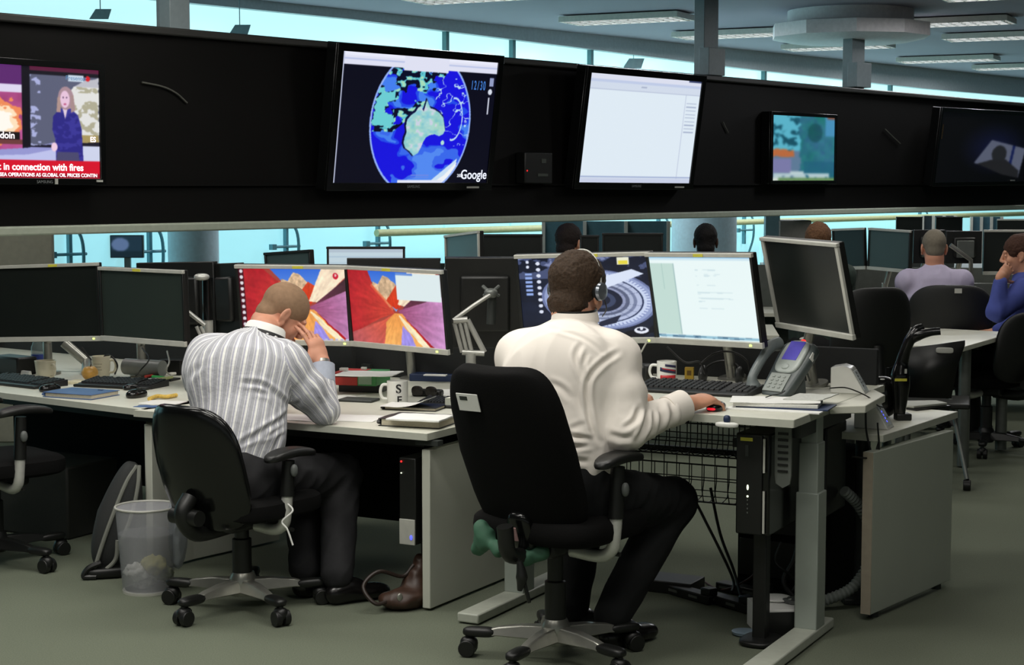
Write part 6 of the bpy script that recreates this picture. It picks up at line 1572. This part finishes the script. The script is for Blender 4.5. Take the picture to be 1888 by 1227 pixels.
# switch boxes with touch buttons
def switch_box(label, p, yaw, lit):
    t = thing('switch_box', label, 'control box', p, yaw)
    prof = [(-.065, 0), (.070, 0), (.012, .098), (-.020, .108), (-.065, .100)]
    M_ = MX.Rotation(PI / 2, 4, 'X')
    MB(M_).prism(prof, -.05, .05).build('casing', WCER, t, bevel=.004)
    sl = V((.070 - .012, 0, -.098)).normalized(); nn = V((.098, 0, .058)).normalized()
    Fm = MX(((0, sl.x, nn.x, .041), (1, 0, 0, 0), (0, sl.z, nn.z, .049), (0, 0, 0, 1)))
    MB(Fm).box((0, 0, .0015), (.070, .085, .003)).build('button_panel', mat('pale grey button panel', (196, 202, 204), .4), t, bevel=.001)
    for i in range(4):
        MB(Fm).sell((-.016, -.018 + i * .014, .0035), (.0045, .0045, .0012), .9, .9, 10, 6).build('button', BLED if lit else GRYD, t)
    for x, y in ((.016, .010), (-.010, -.032)): MB(Fm).sell((x, y, .0035), (.005, .005, .0012), .9, .9, 10, 6).build('button', GRYD, t)
    return t
switch_box('upper white switch box with grey buttons on the side desk', U(1566, 724, ZA), -.35, False)
switch_box('lower white switch box with blue lit buttons on the folding desk corner', U(1622, 790, ZB) + V((-.02, .02, 0)), -.45, True)
# curved stand, rounded case and sheet on the folding desk
b_ = U(1664, 775, ZB); dep = b_.y
t = thing('curved_stand', 'black curved stand with a yellow sticker on the folding desk', 'stand', b_, .1)
MB().box((0, 0, .014), (.062, .05, .028)).build('base', BLK, t, bevel=.005)
pts = [D(1659, 762, dep), D(1660, 740, dep), D(1661, 712, dep), D(1660, 692, dep), D(1663, 670, dep), D(1670, 645, dep - .01), D(1679, 625, dep - .02), D(1690, 610, dep - .02), D(1702, 603, dep - .02)]
MB().tube(curve_pts(pts, 5), list(np.interp(np.linspace(0, 8, 41), range(9), [.022, .028, .036, .038, .026, .021, .022, .022, .014])), 18).build('stem', BLKG, t, world=True)
MB().tube(curve_pts([D(1672, 632, dep - .01), D(1692, 619, dep - .03), D(1715, 613, dep - .05), D(1734, 611, dep - .06)], 6), list(np.interp(np.linspace(0, 3, 19), range(4), [.018, .022, .016, .015])), 14).build('arm', BLKG, t, world=True)
q = D(1661, 701, dep - .040); MB().box((q.x, q.y, q.z), (.048, .004, .010)).build('sticker', YEL, t, world=True)
q = D(1670, 685, dep - .036); MB().box((q.x, q.y, q.z), (.008, .006, .018)).build('silver_clip', SIL, t, world=True)
c_ = D(1622, 712, 7.0)
t = thing('rounded_case', 'rounded black case with a small white glint behind the switch boxes', 'case', (c_.x, c_.y, ZB), .1)
MB().sell((0, 0, .085), (.078, .055, .085), .75, .8, 32, 20).build('shell', BLKG, t); MB().sell((.0, -.03, .158), (.012, .006, .005), .8, .8).build('glint', WCER, t)  # white highlight on the black shell, made as a small pale bead
s_ = U(1705, 752, ZB)
t = thing('laptop_sleeve', 'pale flat sleeve with a black underside on the folding desk', 'sleeve', s_, .5)
MB().prism([(-.11, -.07), (.10, -.05), (.115, .05), (-.02, .10), (-.12, .03)], .0, .008).build('underside', BLK, t); MB().prism([(-.11, -.055), (.09, -.04), (.11, .05), (-.02, .10), (-.12, .03)], .009, .020).build('cover', mat('pale grey sleeve', (176, 178, 168), .6), t, bevel=.003)

# ---------------------------------------------------------------- below the raised desk
A = lambda x, y, z: V((CA.x, CA.y, 0)) + UA * x + VA * y + V((0, 0, z))
fr = dframe(CA, UA, VA); fr0 = MX.Translation((0, 0, -0)) @ fr
t = thing('computer_tower', 'black computer tower hung on a holder under the raised desk', 'computer', m=MX(fr))
x0 = -.175; y0 = .10
MB().box((x0, y0 + .17, .595), (.125, .36, .36)).build('case', BLKG, t, bevel=.006)
MB().box((x0 - .010, y0 - .014, .595), (.095, .010, .355)).build('front_panel', BLK, t, bevel=.004)
MB().box((x0 + .045, y0 - .019, .70), (.007, .006, .12)).build('light_strip', SIL, t); MB().box((x0 + .045, y0 - .019, .50), (.007, .006, .15)).build('light_strip', SIL, t)
MB().box((x0 - .02, y0 - .020, .755), (.045, .003, .012)).build('sticker', YEL, t); MB().box((x0 - .018, y0 - .020, .715), (.012, .003, .04)).build('drive_slot', GRYD, t)
MB().sell((x0 - .014, y0 - .021, .585), (.004, .002, .010), .9, .9, 10, 6).build('power_light', WLED, t); MB().sell((x0 - .014, y0 - .021, .553), (.004, .002, .004), .9, .9, 10, 6).build('power_light', WLED, t)
for z in (.540, .525, .510, .495): MB().box((x0 - .014, y0 - .021, z), (.004, .002, .006)).build('status_mark', SILD, t)
t = thing('tower_holder', 'grey slotted metal plate holding the computer tower under the desk', 'holder', m=MX(fr))
MB().prism([(x0 + .07, .63), (x0 + .075, .60), (x0 + .10, .585), (x0 + .125, .60), (x0 + .13, .63), (x0 + .13, ZA - .03), (x0 + .07, ZA - .03)], -y0 - .03, -y0 - .02, MX.Rotation(PI / 2, 4, 'X')).build('plate', SILD, t)
for i in range(7): MB().box((x0 + .10, y0 + .018, .645 + i * .022), (.036, .006, .008), MX.Identity(4)).build('slot', BLK, t)
# wire basket
t = thing('cable_basket', 'black wire cable basket hung under the raised desk', 'basket', m=MX(fr))
def basket(x0_, x1_, prof, nx):
    vs = []; fs = []
    for i in range(nx + 1):
        for (y, z) in prof: vs.append((x0_ + (x1_ - x0_) * i / nx, y, z))
    n = len(prof)
    for i in range(nx):
        for j in range(n - 1): fs.append((i * n + j, (i + 1) * n + j, (i + 1) * n + j + 1, i * n + j + 1))
    o = MB().add(vs, fs).build('wire_mesh', BLK, t); q = o.modifiers.new('wire', 'WIREFRAME'); q.thickness = .006; q.use_even_offset = False; q.use_boundary = True
    return o
basket(-1.12, -.28, [(.30, .80), (.30, .765), (.30, .73), (.30, .695), (.30, .66), (.34, .64), (.40, .64), (.46, .64), (.48, .68), (.48, .74), (.48, .80)], 20)
basket(-1.12, -.28, [(.56, .62), (.56, .57), (.56, .52), (.56, .47), (.58, .42), (.64, .41), (.70, .42), (.72, .48), (.72, .54)], 16)
MB().box((-.70, .56, .625), (.86, .02, .02)).build('rail', BLK, t); MB().box((-1.12, .45, .72), (.02, .5, .03)).build('end_bracket', BLK, t); MB().box((-.28, .45, .72), (.02, .5, .03)).build('end_bracket', BLK, t)
MB().box((-.28, .64, .56), (.02, .10, .34)).build('end_bracket', BLK, t); MB().box((-1.12, .64, .56), (.02, .10, .34)).build('end_bracket', BLK, t)
t = thing('holder_pole', 'black pole standing under the hanging computer tower', 'pole', A(x0, y0 + .10, 0), yaw_of(VA))
MB().box((0, 0, .21), (.05, .05, .41)).build('post', BLK, t, bevel=.004); MB().sell((0, 0, .012), (.07, .09, .014), .6, .7).build('base', BLK, t)
rib = []; pts = curve_pts([D(1556, 905, 6.55), D(1585, 935, 6.6), D(1608, 985, 6.62), D(1600, 1040, 6.62), D(1570, 1085, 6.6), D(1520, 1108, 6.6), D(1478, 1118, 6.62)], 14)
pts = [V((p.x, p.y, max(p.z, .03))) for p in pts]
one('corrugated_hose', MB().tube(pts, [.019 + (.004 if i % 2 else 0) for i in range(len(pts))], 16), mat('grey corrugated hose', (120, 126, 122), .45), 'grey corrugated cable hose curling down behind the raised desk leg', 'hose')
b0 = U(1455, 1172, 0)
t = thing('cardboard_box', 'low white box with a black front on the floor by the desk leg', 'box', b0, .10)
MB().box((0, .08, .05), (.23, .20, .10)).build('box_body', PAP, t, bevel=.002); MB().box((0, -.022, .048), (.228, .004, .088)).build('front_face', BLK, t); MB().box((.1165, .075, .05), (.004, .17, .088)).build('side_face', mat('violet blue card', (84, 88, 150), .5), t)
t2 = thing('cable_coil', 'grey coil of cable lying on the low white box', 'cable', (b0.x + .05, b0.y + .08, .10))
co = [(.055 * math.cos(a) * (1 + .1 * math.sin(3 * a)), .038 * math.sin(a), .006 + .004 * (i % 7) / 3) for i, a in enumerate(np.linspace(0, 6 * PI, 80))]
MB().tube(co, .005, 8).build('coil', GRY, t2)
one('round_plate', MB().lathe([(0, 0), (.055, .003), (.06, .008), (.057, .010), (0, .005)], (b0.x - .03, b0.y + .13, .101), 28), PAP, 'white round lid on the low white box', 'lid')
for (a_, b_, lab) in [((1252, 1098), (1300, 1112), 'black power strip on the floor at the left, below the wire basket'), ((1318, 1112), (1372, 1128), 'black power strip in the middle of the floor below the wire basket'), ((1345, 1092), (1400, 1104), 'black power strip on the floor behind the holder pole')]:
    p = U(*a_, 0); q = U(*b_, 0); d = (q - p); t = thing('power_strip', lab, 'power strip', (p + q) / 2, math.atan2(d.y, d.x), 'power strips on the floor')
    MB().box((0, 0, .020), (d.length + .10, .06, .036)).build('strip_body', BLK, t, bevel=.005)
    for k_ in (-.08, .04): MB().box((k_, -.0315, .022), (.05, .003, .010)).build('socket_label', SILD, t)
    MB().box((.10, 0, .050), (.05, .05, .03)).build('plug', BLK, t, bevel=.006)
for i, (pts, r_) in enumerate([([D(1262, 885, 6.9), D(1300, 960, 6.85), D(1330, 1020, 6.8), D(1352, 1070, 6.8), U(1350, 1092, .045)], .006), ([D(1310, 900, 6.9), D(1328, 985, 6.85), D(1352, 1050, 6.8), U(1366, 1100, .045)], .006),
                  ([D(1394, 998, 6.6), D(1400, 1040, 6.6), D(1380, 1068, 6.7), U(1330, 1088, .01), U(1290, 1068, .01)], .004), ([D(1440, 1000, 6.6), D(1430, 1035, 6.6), D(1455, 1060, 6.6), U(1500, 1100, .01)], .005),
                  ([D(1500, 850, 6.7), D(1512, 900, 6.7), D(1490, 960, 6.7), D(1505, 1010, 6.7), U(1450, 1110, .01)], .006), ([D(1480, 960, 6.65), D(1465, 1030, 6.65), D(1445, 1075, 6.65), U(1480, 1120, .01)], .010),
                  ([D(1596, 760, 6.5), D(1598, 800, 6.5), D(1610, 840, 6.5), D(1622, 812, 6.52)], .004), ([D(1570, 842, 6.42), D(1600, 845, 6.45), D(1620, 835, 6.5), D(1618, 780, 6.5)], .0035)]):
    labs = ['black cable hanging from the wire basket to the floor, left one', 'black cable hanging from the wire basket to the floor, right one', 'thin cable looping over the floor below the tower', 'black cable looping from the tower to the corrugated hose',
            'black cable bundle hanging beside the slotted plate', 'thick black cable hanging under the tower', 'thin black cable hanging between the two switch boxes', 'thin black cable looped around the raised desk leg']
    cable(labs[i], pts, r_, mat('dark red cable', (70, 24, 22), .5) if i == 2 else CAB)
slab('adapter_box', 'pale grey connector block behind the raised desk leg', 'connector', D(1500, 912, 6.75), VA, .09, .05, D(1500, 925, 6.75).z, .045, SIL, .006)
slab('dark_case', 'dark box on the floor below the wire basket, behind the trouser legs', 'box', U(1215, 1085, 0), VA, .34, .16, 0, .05, BLK, .004)
one('water_bowl', MB().lathe([(.03, 0), (.042, .006), (.046, .016), (.043, .017), (.0, .008)], U(1372, 1172, 0), 24), mat('pale blue plastic', (140, 160, 176), .3), 'small pale blue dish on the floor left of the holder pole', 'dish')

# ---------------------------------------------------------------- below the middle and left desks
Bm = lambda x, y, z: V((CM.x, CM.y, 0)) + UM * x + VM * y + V((0, 0, z))
t = thing('computer_tower', 'black and silver computer standing on end inside the white end panel of the middle desk', 'computer', m=dframe(CM, UM, VM))
MB().box((-.12, .22, .42), (.075, .34, .34)).build('case', BLK, t, bevel=.004); MB().box((-.12, .0485, .30), (.070, .008, .10)).build('front_panel', SIL, t, bevel=.002)
MB().box((-.12, .22, .125), (.05, .06, .25)).build('support', BLK, t); MB().sell((-.145, .046, .575), (.004, .003, .004)).build('power_light', RLED, t); MB().sell((-.10, .043, .28), (.006, .003, .010)).build('power_light', BLED, t); MB().sell((-.145, .046, .53), (.003, .003, .003)).build('power_light', WLED, t)
c_ = U(748, 1122, 0)
t = thing('leather_bag', 'brown leather bag with a looped strap on the floor inside the white end panel', 'bag', c_, .5)
BR = mat('brown leather', (62, 42, 32), .45, var=.2, bump=.3, scale=40)
S = SDF(); S.ell((0, 0, .04), (.11, .07, .042), None, .03); S.ell((.06, .03, .08), (.05, .05, .07), None, .04); S.ell((.08, .04, .15), (.025, .03, .05), None, .03); S.ell((0, 0, -.30), (.6, .6, .30), None, .001, True)
P, Q = S.mesh(.008); np_obj('bag_body', P, Q, BR, t, world=False, disp=lambda P, N: fold_noise(P, N, .006, (1, .2, 0), (8, 20)))
MB().tube(curve_pts([(-.06, -.02, .05), (-.14, -.03, .04), (-.17, .02, .10), (-.10, .03, .15), (0, .03, .12), (.05, .03, .16)], 8), .008, 8).build('strap', mat('dark brown strap', (40, 28, 22), .5), t)
MB().sell((-.05, -.055, .06), (.012, .006, .016)).build('buckle', SILM, t)
c_ = U(273, 1090, 0)
t = thing('waste_bin', 'round grey mesh waste bin with crumpled paper behind the rounded chair', 'bin', c_)
BMAT = mat('fine grey wire mesh', (205, 206, 212), .5, .1, alpha=.24)
MB().lathe([(.0, .004), (.098, .004), (.100, .008), (.124, .345)], n=48).build('mesh_wall', BMAT, t, sol=.001)
MB().tube([(.125 * math.cos(a), .125 * math.sin(a), .347) for a in np.linspace(0, 2 * PI, 41)[:-1]], .005, 8, closed=True).build('rim', SIL, t)
MB().lathe([(.101, .0), (.101, .010), (.097, .012)], n=40).build('base_ring', SIL, t)
MB().lathe([(.0, .012), (.092, .012), (.112, .20), (.115, .24)], n=30).build('bin_liner', mat('pale translucent liner', (206, 208, 214), .5, alpha=.16), t, sol=.001)
def crumple(name, lab, c, r, m, cat='paper'):
    S = SDF(); S.ell(c, (r, r * .85, r * .7), None, .01); P, Q = S.mesh(r / 9)
    o = np_obj(name, P, Q, m, None, disp=lambda P, N: np.array([(NZ.noise(V(p) * 40) + abs(NZ.noise(V(p) * 90)) * .8) * r * .45 for p in P])); return tag(o, lab, cat)
crumple('crumpled_paper', 'crumpled white paper at the left side inside the waste bin', c_ + V((-.035, -.03, .085)), .045, PAP)
crumple('crumpled_paper', 'crumpled yellowish paper in the middle of the waste bin', c_ + V((.03, -.02, .11)), .048, mat('yellowish paper', (196, 190, 120), .7))
crumple('crumpled_paper', 'crumpled grey-green wrapper at the right side inside the waste bin', c_ + V((.06, .02, .07)), .036, mat('grey green wrapper', (150, 156, 120), .6))
crumple('crumpled_paper', 'small crumpled white paper at the bottom of the waste bin', c_ + V((-.02, .0, .035)), .032, PAP)
# plastic bag over the right side of the bin
S = SDF(); S.ell(c_ + V((.12, .02, .22)), (.035, .05, .13), None, .03); S.ell(c_ + V((.115, .02, .33)), (.022, .04, .04), None, .03)
P, Q = S.mesh(.007); tag(np_obj('plastic_bag', P, Q, mat('pale grey plastic bag', (164, 170, 176), .35, alpha=.6), None, disp=lambda P, N: fold_noise(P, N, .006, (.2, .2, 1), (8, 24))), 'pale grey plastic bag hooked over the right rim of the waste bin', 'bag')
c_ = U(212, 1062, 0)
t = thing('backpack', 'grey and black backpack leaning behind the waste bin', 'backpack', c_, .3)
def bp_(x, y, z): return [x * (1 - .35 * max(0, z / .25)), y + z * .1, z]
MB(MX.Rotation(.24, 4, 'Y')).sell((-.03, .05, .245), (.095, .085, .235), .6, .7, 32, 24, fn=lambda x, y, z: [x * (1 - .5 * max(0, z / .235)), y * (1 - .3 * max(0, z / .235)), z]).build('bag_body', mat('dark grey nylon', (44, 46, 46), .8, bump=.3, scale=200), t)
G_ = mat('grey webbing', (122, 124, 116), .8)
for pts in ([(.10, .02, .46), (.055, -.01, .40), (.00, -.035, .28), (-.05, -.04, .15), (-.09, -.04, .03)], [(.11, .02, .46), (.10, -.02, .38), (.07, -.04, .26), (.02, -.045, .14)], [(.01, -.05, .16), (.0, -.05, .08), (-.05, -.05, .03)]):
    MB().tube(curve_pts(pts, 6), .009, 8).build('strap', G_, t)
MB().tube(curve_pts([(-.06, -.05, .07), (-.11, -.05, .05), (-.13, -.05, .015), (-.08, -.06, .012)], 6), .012, 8).build('strap', BLK, t)
MB().sell((-.03, -.02, .025), (.10, .05, .024), .6, .7).build('bag_foot', BLK, t)
c_ = U(238, 1010, 0)
one('wooden_panel', MB(MX.Translation((c_.x + .07, c_.y + .32, 0)) @ MX.Rotation(-.4, 4, 'Z')).box((0, 0, .27), (.09, .05, .54)), mat('brown grey board', (92, 88, 72), .7), 'narrow brown-grey board standing behind the backpack', 'board', bevel=.003)
# green bag under the tall chair and hanging straps
c_ = D(905, 1000, 5.62)
S = SDF(); fc = V((.47, .88, 0)).normalized(); rc2 = V((.88, -.47, 0))
for (px, py, d, r) in [(896, 996, 5.66, .034), (882, 1012, 5.70, .022), (920, 1012, 5.60, .026), (965, 1028, 5.62, .030), (1000, 1020, 5.62, .026), (888, 972, 5.66, .020)]:
    S.ell(D(px, py, d + .12), (r, r, r), None, .05)
P, Q = S.mesh(.007); gb = np_obj('cloth_bag', P, Q, mat('green cloth', (62, 104, 82), .7, var=.1), None, disp=lambda P, N: fold_noise(P, N, .007, (.6, .2, 1), (7, 22)))
tag(gb, 'green cloth bag hanging below the tall black backrest', 'bag')
one('hanging_strap', MB().tube(curve_pts([D(950, 1020, 5.68), D(962, 1050, 5.68), D(968, 1080, 5.68), D(976, 1112, 5.68)], 6), .007, 8), BLK, 'black strap hanging below the green cloth bag', 'strap')
one('hanging_pouch', MB().tube(curve_pts([D(958, 1035, 5.66), D(962, 1065, 5.66), D(958, 1090, 5.66)], 6), list(np.interp(np.linspace(0, 2, 13), [0, 1, 2], [.010, .020, .008])), 12), BLK, 'small black pouch hanging beside the strap under the tall chair', 'pouch')
# dark box added to keep the space under the left desk dark
one('shade_box', MB(MX.Translation(U(95, 985, 0)) @ MX.Rotation(-.5, 4, 'Z')).box((-.1, .1, .17), (.55, .35, .34)), mat('dark grey shade box', (38, 40, 36), .7), 'dark grey shade box standing under the far left desk', 'box', bevel=.01)
# things on the back rows
for (px, py, d, sx, sy, h_, m_, lab) in [(1700, 505, 12.2, .10, .08, .10, GRY, 'grey box on the desk under the grey-green monitor'), (1745, 500, 12.1, .10, .06, .09, PAP, 'small white carton right of the bald head'),
        (1636, 520, 11.9, .16, .10, .05, PAP, 'white papers on the desk under the grey-green monitor'), (1652, 540, 11.8, .10, .08, .03, mat('olive card', (120, 124, 96), .7), 'olive card on the desk left of the lilac shirt'),
        (1850, 540, 12.0, .45, .03, .22, SILD, 'grey panel behind the violet blue sleeve'), (1330, 452, 12.6, .12, .02, .30, PAP, 'white sheet standing right of the cropped black hair'), (1700, 425, 15.2, .5, .3, 1.16, GRYD, 'dark low shelf unit in the far background above the lilac shirt')]:
    q = D(px, py, d); z0_ = .74 if d < 14 else 0
    one('desk_box' if h_ > .04 else 'paper_pile', MB(MX.Translation((q.x, q.y, z0_))).box((0, 0, h_ / 2), (sx, sy, h_)), m_, lab, 'box' if h_ > .04 else 'paper', bevel=.003)
t = thing('desk_telephone', 'black telephone on the desk under the grey-green monitor', 'telephone', (D(1630, 520, 11.95).x, 11.95, .74), .3)
MB().box((0, 0, .04), (.16, .14, .08), MX.Rotation(.3, 4, 'X')).build('body', BLK, t, bevel=.01); MB().tube([(-.06, -.06, .09), (-.06, .06, .11)], .018, 10).build('handset', BLK, t)
